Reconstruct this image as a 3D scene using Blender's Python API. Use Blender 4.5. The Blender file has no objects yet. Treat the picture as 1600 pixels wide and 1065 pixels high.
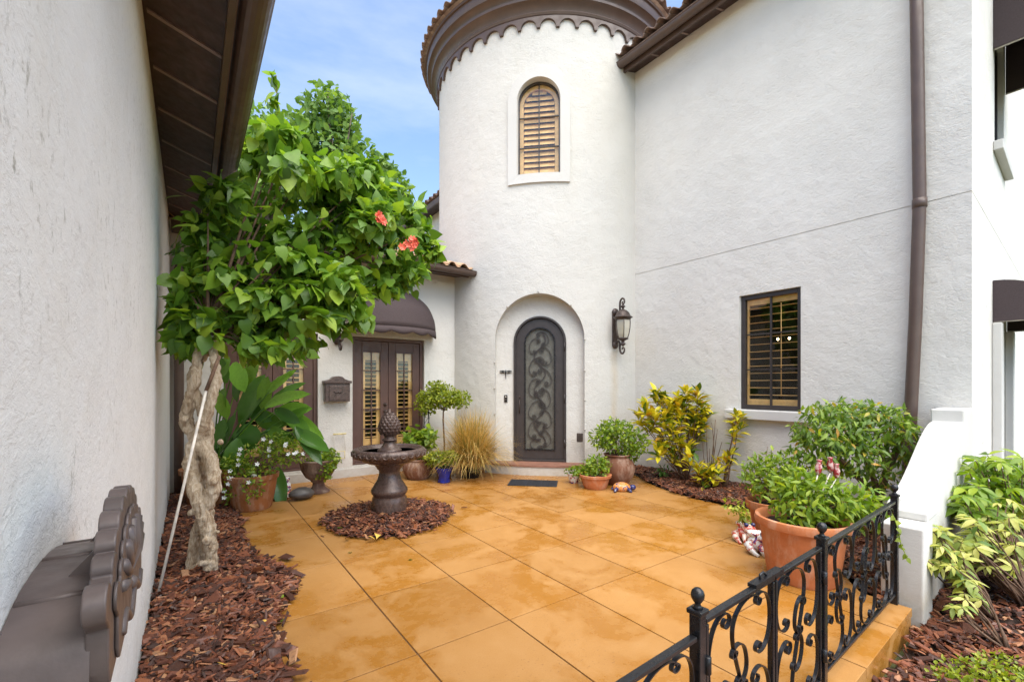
import bpy, bmesh, math, random
import numpy as np
from mathutils import Matrix, Vector, Euler
R = math.radians; PI = math.pi; sin = math.sin; cos = math.cos
random.seed(7); rng = np.random.default_rng(7)
S = bpy.context.scene
def ls(a, b, n): return [a+(b-a)*i/(n-1) for i in range(n)]
col = S.collection
# ------------------------------------------------------------------ camera, sky, sun, exposure
TH = R(35.7); CH = 1.5; FPX = 700.0; V0 = 602.0
cam = bpy.data.cameras.new('camera'); camo = bpy.data.objects.new('camera', cam); col.objects.link(camo)
camo.location = (0, 0, CH); camo.rotation_euler = (R(90), 0, -TH)
cam.sensor_width = 36; cam.lens = FPX/1600*36; cam.shift_y = (V0-532.5)/1600
cam.clip_start = .02; cam.clip_end = 2000; S.camera = camo
SUN_EL = R(65); SUN_AZ = R(184)            # bearing clockwise from +Y
W = bpy.data.worlds.new('World'); S.world = W; W.use_nodes = True
nt = W.node_tree; nt.nodes.clear(); N = nt.nodes.new; L = nt.links.new
sky = N('ShaderNodeTexSky'); sky.sky_type = 'NISHITA'; sky.sun_disc = False
sky.sun_elevation = SUN_EL; sky.sun_rotation = SUN_AZ; sky.air_density = 1.0; sky.dust_density = 0.15; sky.ozone_density = 1.0
tc = N('ShaderNodeTexCoord'); mp = N('ShaderNodeMapping'); mp.inputs['Scale'].default_value = (1.2, 1.2, 4.5)
nz = N('ShaderNodeTexNoise'); nz.inputs['Scale'].default_value = 1.6; nz.inputs['Detail'].default_value = 7; nz.inputs['Roughness'].default_value = .58
cr = N('ShaderNodeValToRGB'); cr.color_ramp.elements[0].position = .44; cr.color_ramp.elements[1].position = .74
cr.color_ramp.elements[0].color = (.0, .0, .0, 1); cr.color_ramp.elements[1].color = (.30, .30, .30, 1)
mx = N('ShaderNodeMix'); mx.data_type = 'RGBA'; mx.inputs['B'].default_value = (4.2, 4.3, 4.4, 1)
bg = N('ShaderNodeBackground'); bg.inputs['Strength'].default_value = .096; wo = N('ShaderNodeOutputWorld')
L(tc.outputs['Generated'], mp.inputs['Vector']); L(mp.outputs[0], nz.inputs['Vector']); L(nz.outputs['Fac'], cr.inputs[0])
L(cr.outputs[0], mx.inputs['Factor']); L(sky.outputs[0], mx.inputs['A']); L(mx.outputs['Result'], bg.inputs[0]); L(bg.outputs[0], wo.inputs[0])
sl = bpy.data.lights.new('sun', 'SUN'); sl.energy = 2.35; sl.angle = R(78); sl.color = (1, .92, .79)
so = bpy.data.objects.new('sun', sl); col.objects.link(so)
sd = Vector((sin(SUN_AZ)*cos(SUN_EL), cos(SUN_AZ)*cos(SUN_EL), sin(SUN_EL)))
so.rotation_euler = sd.to_track_quat('Z', 'Y').to_euler(); so.location = sd*40
S.view_settings.view_transform = 'Standard'; S.view_settings.look = 'None'; S.view_settings.gamma = 1
S.view_settings.exposure = 1.80
S.cycles.use_denoising = True; S.cycles.max_bounces = 8; S.cycles.transparent_max_bounces = 12
# ------------------------------------------------------------------ helpers
def P(u, v, d):                                    # photo pixel and distance -> place
    l = (u-800)/FPX*d
    return Vector((sin(TH)*d+cos(TH)*l, cos(TH)*d-sin(TH)*l, CH-(v-V0)/FPX*d))
def tag(o, label=None, cat=None, group=None, kind=None):
    if label: o['label'] = label
    if cat: o['category'] = cat
    if group: o['group'] = group
    if kind: o['kind'] = kind
    return o
def thing(name, label, cat, loc=(0, 0, 0), rz=0, group=None):
    o = bpy.data.objects.new(name, None); col.objects.link(o); o.empty_display_size = .1
    o.location = loc; o.rotation_euler = (0, 0, rz)
    return tag(o, label, cat, group)
def link(name, me, parent=None, mat=None, M=None):
    o = bpy.data.objects.new(name, me); col.objects.link(o)
    if mat and not me.materials: me.materials.append(mat)
    o.parent = parent
    if M is not None: o.matrix_local = M
    return o
class MB:
    def __init__(s): s.v = []; s.f = []; s.sm = []
    def add(s, v, f, smooth=False, M=None):
        k = len(s.v)
        s.v += [tuple(M @ Vector(p)) for p in v] if M is not None else [tuple(p) for p in v]
        s.f += [tuple(i+k for i in q) for q in f]; s.sm += [smooth]*len(f); return s
    def box(s, x0, x1, y0, y1, z0, z1, M=None):
        return s.add([(x0,y0,z0),(x1,y0,z0),(x1,y1,z0),(x0,y1,z0),(x0,y0,z1),(x1,y0,z1),(x1,y1,z1),(x0,y1,z1)],
                     [(3,2,1,0),(4,5,6,7),(0,1,5,4),(1,2,6,5),(2,3,7,6),(3,0,4,7)], False, M)
    def prism(s, poly, h0, h1, M=None, smooth=False):   # poly in x,y; extruded in z
        n = len(poly)
        v = [(a, b, h0) for a, b in poly]+[(a, b, h1) for a, b in poly]
        s.add(v, [tuple(range(n-1, -1, -1)), tuple(range(n, 2*n))], False, M)
        k = len(s.v)-2*n
        for i in range(n):
            j = (i+1) % n; s.f.append((k+i, k+j, k+n+j, k+n+i)); s.sm.append(smooth)
        return s
    def lathe(s, prof, n=32, M=None, smooth=True, fn=None):
        v = []; f = []
        for r, z in prof:
            for i in range(n):
                a = 2*PI*i/n; rr, zz = fn(r, z, a) if fn else (r, z)
                v.append((rr*cos(a), rr*sin(a), zz))
        for j in range(len(prof)-1):
            for i in range(n):
                k = (i+1) % n; f.append((j*n+i, j*n+k, (j+1)*n+k, (j+1)*n+i))
        if prof[0][0] > 1e-4: f.append(tuple(range(n-1, -1, -1)))
        if prof[-1][0] > 1e-4: f.append(tuple((len(prof)-1)*n+i for i in range(n)))
        return s.add(v, f, smooth, M)
    def tube(s, pts, rad, n=8, smooth=True, M=None, rn=0):
        pts = [Vector(p) for p in pts]; m = len(pts)
        if not hasattr(rad, '__len__'): rad = [rad]*m
        v = []; f = []; up = Vector((0, 0, 1))
        t0 = (pts[1]-pts[0]).normalized(); u = t0.cross(up)
        if u.length < .05: u = t0.cross(Vector((1, 0, 0)))
        u.normalize()
        for i in range(m):
            t = (pts[min(i+1, m-1)]-pts[max(i-1, 0)]).normalized()
            u = (u-t*u.dot(t)).normalized(); w = t.cross(u)
            for k in range(n):
                a = 2*PI*k/n; r = rad[i]*(1+rn*random.uniform(-1, 1))
                v.append(pts[i]+(u*cos(a)+w*sin(a))*r)
        for i in range(m-1):
            for k in range(n):
                q = (k+1) % n; f.append((i*n+k, i*n+q, (i+1)*n+q, (i+1)*n+k))
        f += [tuple(range(n-1, -1, -1)), tuple((m-1)*n+k for k in range(n))]
        return s.add(v, f, smooth, M)
    def ribbon(s, pts, w, t, M=None, y0=0):         # flat bar along a path in the xz plane, w across y
        m = len(pts); v = []; f = []
        for i in range(m):
            a = pts[max(i-1, 0)]; b = pts[min(i+1, m-1)]
            dx, dz = b[0]-a[0], b[1]-a[1]; l = math.hypot(dx, dz) or 1; nx, nzz = -dz/l*t/2, dx/l*t/2
            x, z = pts[i]
            v += [(x+nx, y0-w/2, z+nzz), (x+nx, y0+w/2, z+nzz), (x-nx, y0+w/2, z-nzz), (x-nx, y0-w/2, z-nzz)]
        for i in range(m-1):
            for k in range(4):
                q = (k+1) % 4; f.append((i*4+k, (i+1)*4+k, (i+1)*4+q, i*4+q))
        f += [(0, 1, 2, 3), tuple((m-1)*4+k for k in (3, 2, 1, 0))]
        return s.add(v, f, False, M)
    def ball(s, c, r, n=12, m=8, M=None, sq=(1, 1, 1)):
        v = []; f = []
        for j in range(m+1):
            b = -PI/2+PI*j/m
            for i in range(n):
                a = 2*PI*i/n; v.append((c[0]+r*sq[0]*cos(b)*cos(a), c[1]+r*sq[1]*cos(b)*sin(a), c[2]+r*sq[2]*sin(b)))
        for j in range(m):
            for i in range(n):
                k = (i+1) % n; f.append((j*n+i, j*n+k, (j+1)*n+k, (j+1)*n+i))
        return s.add(v, f, True, M)
    def mesh(s, name, mat=None):
        me = bpy.data.meshes.new(name); me.from_pydata(s.v, [], s.f)
        me.polygons.foreach_set('use_smooth', s.sm)
        if mat: me.materials.append(mat)
        me.update(); return me
    def build(s, name, mat, parent=None, M=None):
        return link(name, s.mesh(name, mat), parent, None, M)
def bevel(o, w=.004, seg=2, ang=40):
    m = o.modifiers.new('bevel', 'BEVEL'); m.width = w; m.segments = seg; m.limit_method = 'ANGLE'; m.angle_limit = R(ang); return o
def soft(o):
    o.data.polygons.foreach_set('use_smooth', [True]*len(o.data.polygons)); o.modifiers[0].harden_normals = True; return o
def apply_mods(o):
    dg = bpy.context.evaluated_depsgraph_get(); dg.update()
    me = bpy.data.meshes.new_from_object(o.evaluated_get(dg)); o.modifiers.clear(); o.data = me; return o
def cut(o, cutters):
    cs = []
    for c in cutters:
        k = bpy.data.objects.new('cutter', c.mesh('cutter')); col.objects.link(k); cs.append(k)
        bm = bmesh.new(); bm.from_mesh(k.data); bmesh.ops.recalc_face_normals(bm, faces=bm.faces); bm.to_mesh(k.data); bm.free()
        m = o.modifiers.new('b', 'BOOLEAN'); m.operation = 'DIFFERENCE'; m.object = k; m.solver = 'EXACT'
    bm = bmesh.new(); bm.from_mesh(o.data); bmesh.ops.recalc_face_normals(bm, faces=bm.faces); bm.to_mesh(o.data); bm.free()
    apply_mods(o)
    for k in cs: bpy.data.objects.remove(k)
    return o
def arch(w, z0, zs, n=20, rise=None):              # arch outline in (x,z), width w, spring zs
    r = w/2; rise = rise or r
    return [(-r, z0), (r, z0)]+[(r*cos(PI*i/n), zs+rise*sin(PI*i/n)) for i in range(n+1)]
XZ = Matrix(((1,0,0,0),(0,0,-1,0),(0,1,0,0),(0,0,0,1)))   # maps prism (x,y,z) -> (x,-z,y)
def frame(origin, ang):                            # local x = right as seen from outside, y = into wall, z = up; ang = outward normal angle
    n = Vector((cos(ang), sin(ang), 0)); y = -n; z = Vector((0, 0, 1)); x = y.cross(z)
    return Matrix(((x.x, y.x, z.x, origin[0]), (x.y, y.y, z.y, origin[1]), (x.z, y.z, z.z, origin[2]), (0, 0, 0, 1)))
def scroll(kind, w, h, k=9.0, p=2.2, n=40):        # iron scroll fitted to a w x h box about 0
    x = z = 0; a = 0; pts = []
    for i in range(n+1):
        t = i/n; q = 2*t-1
        kap = k*abs(q)**p + (.9 if kind == 'C' else 0)
        if kind == 'S' and q < 0: kap = -kap
        pts.append((x, z)); a += kap*2/n; x += cos(a)/n; z += sin(a)/n
    p0, p1 = pts[0], pts[-1]
    pts = np.array(pts); pts -= pts.mean(0); u, s_, vt = np.linalg.svd(pts, full_matrices=False)
    pts = pts @ vt.T; pts = pts[:, ::-1]
    lo, hi = pts.min(0), pts.max(0); pts = (pts-(lo+hi)/2)/(hi-lo)*np.array([w, h])
    return [tuple(q) for q in pts]
# ------------------------------------------------------------------ materials
MATS = {}
class NM:
    def __init__(s, name):
        s.m = bpy.data.materials.new(name); s.m.use_nodes = True; s.t = s.m.node_tree
        s.b = s.t.nodes['Principled BSDF']; s.out = s.t.nodes['Material Output']; MATS[name] = s.m
    def n(s, kind, **kw):
        x = s.t.nodes.new('ShaderNode'+kind)
        for k, v in kw.items():
            if k in x.inputs: x.inputs[k].default_value = v
            else: setattr(x, k, v)
        return x
    def l(s, a, b): s.t.links.new(a, b)
    def pos(s): return s.n('TexCoord').outputs['Object']
    def noise(s, scale, detail=4, rough=.55, vec=None, stretch=None, dist=0):
        x = s.n('TexNoise', Scale=scale, Detail=detail, Roughness=rough, Distortion=dist)
        v = vec or s.pos()
        if stretch:
            mp = s.n('Mapping'); mp.inputs['Scale'].default_value = stretch; s.l(v, mp.inputs[0]); v = mp.outputs[0]
        s.l(v, x.inputs['Vector']); return x.outputs['Fac']
    def ramp(s, fac, stops):
        r = s.n('ValToRGB'); e = r.color_ramp.elements
        while len(e) < len(stops): e.new(.5)
        for q, (p, c) in zip(e, stops):
            q.position = p; q.color = (*c, 1) if hasattr(c, '__len__') else (c, c, c, 1)
        s.l(fac, r.inputs[0]); return r.outputs[0]
    def mix(s, a, b, fac, mode='MIX'):
        x = s.n('Mix'); x.data_type = 'RGBA'; x.blend_type = mode
        for key, q in (('A', a), ('B', b), ('Factor', fac)):
            if hasattr(q, 'is_linked') or isinstance(q, bpy.types.NodeSocket): s.l(q, x.inputs[key] if key != 'Factor' else x.inputs[0])
            elif key == 'Factor': x.inputs[0].default_value = q
            else: x.inputs[key].default_value = (*q, 1)
        return x.outputs['Result']
    def math(s, op, a, b=0.5):
        x = s.n('Math'); x.operation = op
        for i, q in enumerate((a, b)):
            if isinstance(q, bpy.types.NodeSocket): s.l(q, x.inputs[i])
            else: x.inputs[i].default_value = q
        return x.outputs[0]
    def bump(s, h, strength=.5, dist=.01, nrm=None):
        x = s.n('Bump', Strength=strength, Distance=dist); s.l(h, x.inputs['Height'])
        if nrm: s.l(nrm, x.inputs['Normal'])
        return x.outputs[0]
    def set(s, color=None, rough=None, metal=None, normal=None, spec=None, coat=None):
        for key, q in (('Base Color', color), ('Roughness', rough), ('Metallic', metal), ('Normal', normal), ('Specular IOR Level', spec), ('Coat Weight', coat)):
            if q is None: continue
            if isinstance(q, bpy.types.NodeSocket): s.l(q, s.b.inputs[key])
            elif key == 'Base Color': s.b.inputs[key].default_value = (*q, 1)
            else: s.b.inputs[key].default_value = q
        return s.m
def plain(name, c, rough=.5, metal=0, var=.25, scale=14, bump=.15, spec=.5):
    m = NM(name); n = m.noise(scale, 5)
    k = m.ramp(n, [(.3, tuple(x*(1-var) for x in c)), (.7, tuple(min(1, x*(1+var)) for x in c))])
    r = m.ramp(m.noise(scale*2.3, 3), [(.3, max(.03, rough-.1)), (.7, min(1, rough+.1))])
    return m.set(k, r, metal, m.bump(m.noise(scale*5, 4), bump, .004), spec)
def stucco(name, c, mildew=0, stain=None, relief=1.0):
    m = NM(name)
    big = m.noise(1.1, 4); k = m.mix(tuple(x*.955 for x in c), c, m.ramp(big, [(.35, 0.), (.65, 1.)]))
    k = m.mix(k, (.60, .56, .46), m.math('MULTIPLY', m.ramp(m.noise(.7, 6, .65, stretch=(1, 1, .35)), [(.52, 0.), (.8, 1.)]), .32))
    pits = m.ramp(m.noise(30, 3, .6, stretch=(1, 1, .55)), [(.69, 0.), (.76, 1.)])
    k = m.mix(k, (.36, .33, .27), m.math('MULTIPLY', pits, m.math('MULTIPLY', m.ramp(m.noise(2.3, 3), [(.45, 0.), (.7, 1.)]), .38)))
    if mildew:
        s1 = m.ramp(m.noise(34, 6, .72, stretch=(1, 1, .62)), [(.56, 0.), (.70, 1.)])
        s2 = m.ramp(m.noise(1.5, 4, .6), [(.40, 0.), (.66, 1.)])
        k = m.mix(k, (.20, .18, .13), m.math('MULTIPLY', m.math('MULTIPLY', s1, s2), mildew))
    if stain:                                      # rust run below the wall lantern
        (sx, sy, z1, wdt) = stain
        sp = m.n('SeparateXYZ'); m.l(m.pos(), sp.inputs[0])
        dx = m.math('SUBTRACT', sp.outputs[0], sx); wob = m.math('MULTIPLY', m.math('SUBTRACT', m.noise(3, 2), .5), .10)
        g = m.math('SUBTRACT', 1, m.math('DIVIDE', m.math('ABSOLUTE', m.math('ADD', dx, wob)), wdt)); g.node.use_clamp = True
        zf = m.math('MULTIPLY', m.math('LESS_THAN', sp.outputs[2], z1), m.math('GREATER_THAN', m.math('SUBTRACT', sy, sp.outputs[1]), 0))
        zf = m.math('MULTIPLY', zf, m.ramp(m.noise(9, 5, .6, stretch=(1, 1, .12)), [(.3, .25), (.7, 1.)]))
        k = m.mix(k, (.52, .36, .15), m.math('MULTIPLY', m.math('MULTIPLY', g, zf), .5))
    zz = m.n('SeparateXYZ'); m.l(m.pos(), zz.inputs[0])
    sp2 = m.math('SUBTRACT', 1, m.math('DIVIDE', zz.outputs[2], m.math('ADD', .08, m.math('MULTIPLY', m.noise(3.5, 5, .7), .5)))); sp2.node.use_clamp = True
    k = m.mix(k, (.30, .23, .14), m.math('MULTIPLY', m.math('MULTIPLY', sp2, m.noise(14, 5, .7)), .75))
    # trowelled relief: broad swells, knife ridges, sand
    w = m.noise(5.5, 3, .5); w2 = m.noise(20, 6, .66, stretch=(1, 1, 1.8), dist=.25); w3 = m.noise(120, 3, .6)
    rid = m.ramp(w2, [(.40, 0.), (.52, 1.), (.60, .55), (.75, .7)])
    nrm = m.bump(w, .5*relief, .035); rid = m.math('MULTIPLY', rid, m.ramp(m.noise(1.9, 4, .6), [(.35, .25), (.65, 1.)])); nrm = m.bump(rid, .55*relief, .0075, nrm); nrm = m.bump(w3, .35*relief, .003, nrm)
    return m.set(k, .9, 0, nrm, .25)
WALL = stucco('stucco_white', (.70, .675, .625), 0, None)
WALLT = stucco('stucco_tower', (.625, .605, .56), 0, (6.0, 6.2, 2.1, .10), .9)
WALLL = stucco('stucco_weathered', (.80, .79, .765), .85, None, .55)
TRIM = stucco('smooth_white_render', (.60, .585, .555), 0, None, .3)
def concrete():
    m = NM('stained_concrete')
    a = m.ramp(m.noise(1.7, 6, .62, dist=.3), [(.46, 0.), (.54, 1.)]); b = m.noise(7, 6, .68)
    wet = m.math('MULTIPLY', a, m.ramp(b, [(.32, .35), (.55, 1.)]))
    k = m.ramp(m.noise(2.2, 6, .65), [(.25, (.31, .143, .036)), (.5, (.37, .184, .055)), (.75, (.41, .218, .078))])
    k = m.mix(k, (.285, .105, .002), m.math('MULTIPLY', wet, .86))
    k = m.mix(k, (.30, .14, .03), m.math('MULTIPLY', m.ramp(m.noise(.8, 7, .7, dist=.6), [(.55, 0.), (.75, 1.)]), .45))
    sp = m.ramp(m.noise(62, 2, .5), [(.635, 0.), (.69, 1.)])
    k = m.mix(k, (.17, .08, .03), m.math('MULTIPLY', m.math('MULTIPLY', sp, m.ramp(m.noise(3, 3), [(.4, 0.), (.65, 1.)])), .65))
    fine = m.noise(160, 3, .6); k = m.mix(k, m.ramp(fine, [(.3, (.42, .20, .05)), (.7, (.66, .38, .13))]), .18)
    oi = m.n('ObjectInfo'); k = m.mix(k, m.ramp(oi.outputs['Random'], [(0, (.84, .83, .80)), (.5, (.95, .95, .95)), (1, (1.0, .99, .96))]), 1.0, 'MULTIPLY')
    rg = m.math('SUBTRACT', .55, m.math('MULTIPLY', wet, .36))
    h = m.math('ADD', m.math('MULTIPLY', m.noise(90, 4), .35), m.noise(9, 4))
    return m.set(k, rg, 0, m.bump(h, .3, .006), .3)
CONC = concrete()
JOINT = plain('joint_grout', (.11, .05, .015), .9)
BROWN = plain('brown_painted_metal', (.095, .061, .047), .42, 0, .12, 5, .05)
SOFF = plain('dark_brown_wood', (.050, .026, .022), .6, 0, .3, 9, .2)
SOFFB = plain('brown_batten', (.24, .17, .15), .55, 0, .15, 9, .1)
DOORB = plain('brown_door_paint', (.105, .052, .038), .45, 0, .12, 6, .08)
DARKF = plain('dark_bronze_frame', (.042, .034, .032), .4, 0, .15, 9, .05)
BLACK = plain('black_iron', (.013, .013, .015), .30, .2, .25, 12, .06)
BRONZE = plain('bronze_resin', (.088, .056, .046), .30, .15, .4, 26, .5)
HOSE = plain('grey_brown_resin', (.105, .08, .073), .42, .1, .22, 14, .12)
PLUM = plain('plum_awning_canvas', (.060, .042, .043), .85, 0, .12, 60, .2)
IRONP = plain('aged_bronze', (.075, .055, .048), .45, .4, .35, 30, .3)
SHUT = plain('tan_wood', (.78, .47, .17), .5, 0, .18, 11, .1)
DARK = plain('painted_room_shade', (.012, .013, .014), .9)  # near-black colour painted in for the shade of unlit rooms
STEP = plain('brick_step_tile', (.26, .125, .085), .6, 0, .25, 7, .3)
MAT = plain('rubber_doormat', (.022, .024, .030), .8, 0, .4, 60, 1.0)
STONE = plain('dark_river_stone', (.075, .068, .065), .42, 0, .3, 8, .2)
def terracotta(name, c):
    m = NM(name); n = m.noise(4, 6, .65); k = m.ramp(n, [(.3, tuple(x*.72 for x in c)), (.5, c), (.75, tuple(min(1, x*1.2) for x in c))])
    k = m.mix(k, (.62, .5, .4), m.math('MULTIPLY', m.ramp(m.noise(6, 7, .72, stretch=(1, 1, .35)), [(.50, 0.), (.72, 1.)]), .5))
    k = m.mix(k, tuple(x*.4 for x in c), m.math('MULTIPLY', m.ramp(m.noise(2.6, 6, .7), [(.55, 0.), (.75, 1.)]), .5))
    return m.set(k, .8, 0, m.bump(m.noise(60, 4), .25, .004), .3)
TERRA = terracotta('terracotta', (.47, .165, .065)); TERRAD = terracotta('brown_terracotta', (.165, .068, .036)); TERRAW = terracotta('wet_terracotta', (.30, .11, .035))
URN = terracotta('aged_urn', (.16, .095, .075))
SOIL = plain('potting_soil', (.035, .022, .015), .95, 0, .5, 40, 1.0)
BLUE = plain('cobalt_glaze', (.012, .022, .22), .12, 0, .3, 10, .05)
def glaze(name, stops, scale=18):
    m = NM(name); return m.set(m.ramp(m.noise(scale, 3, .6), stops), .18, 0, None, .6)
TALA = glaze('painted_glaze', [(.40, (.72, .72, .70)), (.52, (.70, .70, .68)), (.56, (.55, .10, .04)), (.64, (.02, .04, .22))], 22)
TALAO = glaze('orange_glaze', [(.40, (.60, .19, .03)), (.55, (.68, .34, .12)), (.64, (.03, .03, .16))], 26)
TALAB = glaze('blue_white_glaze', [(.42, (.025, .03, .14)), (.58, (.03, .03, .10)), (.66, (.5, .5, .55))], 30)
TALAR = glaze('red_white_glaze', [(.45, (.5, .06, .03)), (.55, (.72, .62, .55))], 18)
ROOF = terracotta('clay_roof_tile', (.52, .33, .20)); ROOFD = terracotta('weathered_roof_tile', (.23, .16, .13))
POLE = plain('weathered_white_pole', (.62, .57, .5), .6, 0, .25, 12, .1)
PALEY = plain('pale_yellow_wire', (.68, .58, .28), .6)
def bark():
    m = NM('pale_bark'); n = m.noise(13, 9, .74, stretch=(1.8, 1.8, .45), dist=1.4)
    k = m.ramp(n, [(.27, (.12, .07, .04)), (.40, (.34, .24, .15)), (.53, (.56, .45, .32)), (.72, (.76, .68, .56))])
    h = m.math('ADD', m.noise(28, 8, .7, stretch=(1.6, 1.6, .35), dist=1.5), m.math('MULTIPLY', n, 1.2))
    return m.set(k, .9, 0, m.bump(h, .8, .025), .2)
BARK = bark(); TWIG = plain('brown_twig', (.13, .075, .045), .85, 0, .35, 30, .4); BARKD = plain('grey_bark', (.12, .095, .07), .9, 0, .4, 12, .6)
def leafmat(name, stops, rough=.38, trans=.42, tint=(1.25, 1.25, .5)):
    m = NM(name)
    g = m.n('NewGeometry'); oi = m.n('ObjectInfo')
    r = m.math('FRACT', m.math('ADD', g.outputs['Random Per Island'], m.math('MULTIPLY', oi.outputs['Random'], 3.7)), 0)
    k = m.ramp(r, stops); k = m.mix(k, tuple(stops[0][1]), m.ramp(m.noise(22, 3), [(.45, 0.), (.75, .35)]))
    m.set(k, rough, 0, m.bump(m.noise(55, 3), .25, .004), .45)
    t = m.n('BsdfTranslucent'); m.l(m.mix(k, tint, 1.0, 'MULTIPLY'), t.inputs[0])
    x = m.n('MixShader'); x.inputs[0].default_value = trans; m.l(m.b.outputs[0], x.inputs[1]); m.l(t.outputs[0], x.inputs[2]); m.l(x.outputs[0], m.out.inputs[0])
    return m.m
LEAF = leafmat('heart_leaf', [(0, (0.073, 0.156, 0.021)), (.35, (0.123, 0.246, 0.026)), (.7, (0.210, 0.366, 0.037)), (1, (0.368, 0.513, 0.052))])
LEAFB = leafmat('dark_broad_leaf', [(0, (0.054, 0.139, 0.026)), (.5, (0.094, 0.226, 0.033)), (1, (0.200, 0.388, 0.042))], .24, .22)
LEAFY = leafmat('bright_green_leaf', [(0, (0.106, 0.191, 0.016)), (.5, (0.194, 0.312, 0.024)), (1, (0.389, 0.476, 0.041))])
LEAFT = leafmat('topiary_leaf', [(0, (0.124, 0.189, 0.013)), (.5, (0.276, 0.341, 0.027)), (1, (0.469, 0.506, 0.054))])
LEAFS = leafmat('shrub_leaf', [(0, (0.070, 0.131, 0.022)), (.5, (0.152, 0.260, 0.031)), (.92, (0.302, 0.401, 0.043)), (1, (0.699, 0.348, 0.054))])
LEAFC = leafmat('croton_leaf', [(0, (.08, .16, .02)), (.22, (.22, .30, .03)), (.38, (.68, .60, .03)), (.84, (.88, .74, .04)), (.95, (.55, .26, .03)), (1, (.08, .16, .02))], .32, .32, (1.05, 1.05, .4))
LEAFV = leafmat('variegated_leaf', [(0, (.10, .19, .03)), (.4, (.38, .40, .06)), (.75, (.60, .56, .16)), (1, (.16, .26, .04))], .4, .3)
LEAFF = leafmat('far_leaf', [(0, (0.081, 0.167, 0.040)), (.5, (0.155, 0.273, 0.055)), (1, (0.273, 0.404, 0.094))], .6, .35)
STRAW = leafmat('straw_blade', [(0, (.16, .20, .04)), (.2, (.42, .30, .08)), (.6, (.68, .43, .12)), (1, (.82, .60, .24))], .6, .3, (1, .9, .5))
WHITEP = plain('white_petal', (.80, .80, .76), .6, 0, .05); CORAL = plain('coral_petal', (.75, .15, .09), .55, 0, .2); YELL = plain('yellow_leaf', (.66, .42, .08), .6, 0, .25)
REDG = glaze('red_striped_petal', [(.45, (.30, .02, .03)), (.58, (.62, .45, .42))], 30)
def mulchmat():
    m = NM('bark_mulch'); g = m.n('NewGeometry'); r = g.outputs['Random Per Island']
    k = m.ramp(r, [(0, (.034, .014, .009)), (.35, (.085, .029, .016)), (.65, (.165, .050, .022)), (.9, (.27, .095, .04)), (1, (.38, .20, .10))])
    k = m.mix(k, (.02, .011, .008), m.ramp(m.noise(40, 5, .7, stretch=(1, 1, 1)), [(.5, 0.), (.72, .7)]))
    return m.set(k, m.ramp(m.noise(9, 3), [(.4, .35), (.6, .75)]), 0, m.bump(m.noise(90, 4), .5, .004), .4)
MULCH = mulchmat(); MULCHB = plain('mulch_underlay', (.035, .018, .012), .95, 0, .5, 25, 1.0)
def glassmat(name, refl=.25):
    m = NM(name); fr = m.n('LayerWeight', Blend=.18); t = m.n('BsdfTransparent'); t.inputs[0].default_value = (.96, .97, .97, 1); g = m.n('BsdfGlossy', Roughness=.02)
    x = m.n('MixShader'); m.l(m.math('ADD', m.math('MULTIPLY', fr.outputs['Facing'], .40), refl*.12), x.inputs[0]); m.l(t.outputs[0], x.inputs[1]); m.l(g.outputs[0], x.inputs[2]); m.l(x.outputs[0], m.out.inputs[0]); return m.m
GLASS = glassmat('window_glass'); FROST = plain('frosted_door_glass', (.125, .12, .10), .25, 0, .2, 8, .6)
LGLASS = NM('seeded_lantern_glass'); LGLASS.set((.72, .68, .56), .25); LGLASS.b.inputs['Transmission Weight'].default_value = .5; LGLASS = LGLASS.m
WATER = plain('basin_water', (.06, .055, .045), .06, 0, .2, 6, .1)
BULB = NM('lit_bulb'); BULB.b.inputs['Emission Color'].default_value = (1, .78, .42, 1); BULB.b.inputs['Emission Strength'].default_value = 9; BULB.set((1, .85, .6)); BULB = BULB.m
GRASS = plain('lawn_ground', (.075, .085, .03), .95, 0, .4, 6, .6)
PAVER = plain('pink_paver', (.30, .17, .12), .85, 0, .3, 8, .4)
# ------------------------------------------------------------------ leaves
def leaf_heart(fold=.22, droop=.30):
    o = [(.13, -.07), (.34, -.05), (.46, .13), (.45, .36), (.33, .60), (.17, .82)]
    v = [(0, y, -droop*y*y) for y in (0, .20, .45, .72, 1.08)]; n = 5
    R_ = [(x, y, fold*x-droop*y*y-.42*x*x+.02*sin(9*y)) for x, y in o]; L_ = [(-x*.96, y+.01, z-.012) for x, y, z in R_]
    v += R_+L_
    f = []
    for b, sg in ((5, 1), (11, -1)):
        q = [(0, b, b+1, 1), (1, b+1, b+2), (1, b+2, b+3, 2), (2, b+3, b+4, 3), (3, b+4, b+5), (3, b+5, 4)]
        f += q if sg > 0 else [t[::-1] for t in q]
    return v, f
def leaf_lance(w=.30, fold=.25, droop=.3, bulge=.45):
    ys = [0, .25, .5, .75, 1]; ws = [.0, .82, 1, .62, 0]; v = []; f = []
    for y, q in zip(ys, ws):
        z = -droop*y*y; a = w/2*q; v += [(-a, y, z+fold*a), (0, y, z), (a, y, z+fold*a)]
    f = [(0+1,3,4)]+[(1,4,5)]
    for i in range(1, 3): b = 3*i; f += [(b, b+3, b+4, b+1), (b+1, b+4, b+5, b+2)]
    f += [(9,13,10),(10,13,11)]
    return v, f
def leaf_paddle(w=.36, fold=.3, droop=.35, n=7):
    v = []; f = []
    for i in range(n+1):
        y = i/n; a = w/2*(sin(PI*min(1, y*.98+.02))**.62); z = -droop*y*y*y
        rip = .012*(-1)**i
        v += [(-a, y, z+fold*a*(1-.5*y)+rip), (-a*.5, y, z+fold*a*.55), (0, y, z), (a*.5, y, z+fold*a*.55), (a, y, z+fold*a*(1-.5*y)-rip)]
    for i in range(n):
        for k in range(4): b = 5*i+k; f.append((b, b+1, b+6, b+5))
    return v, f
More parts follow.
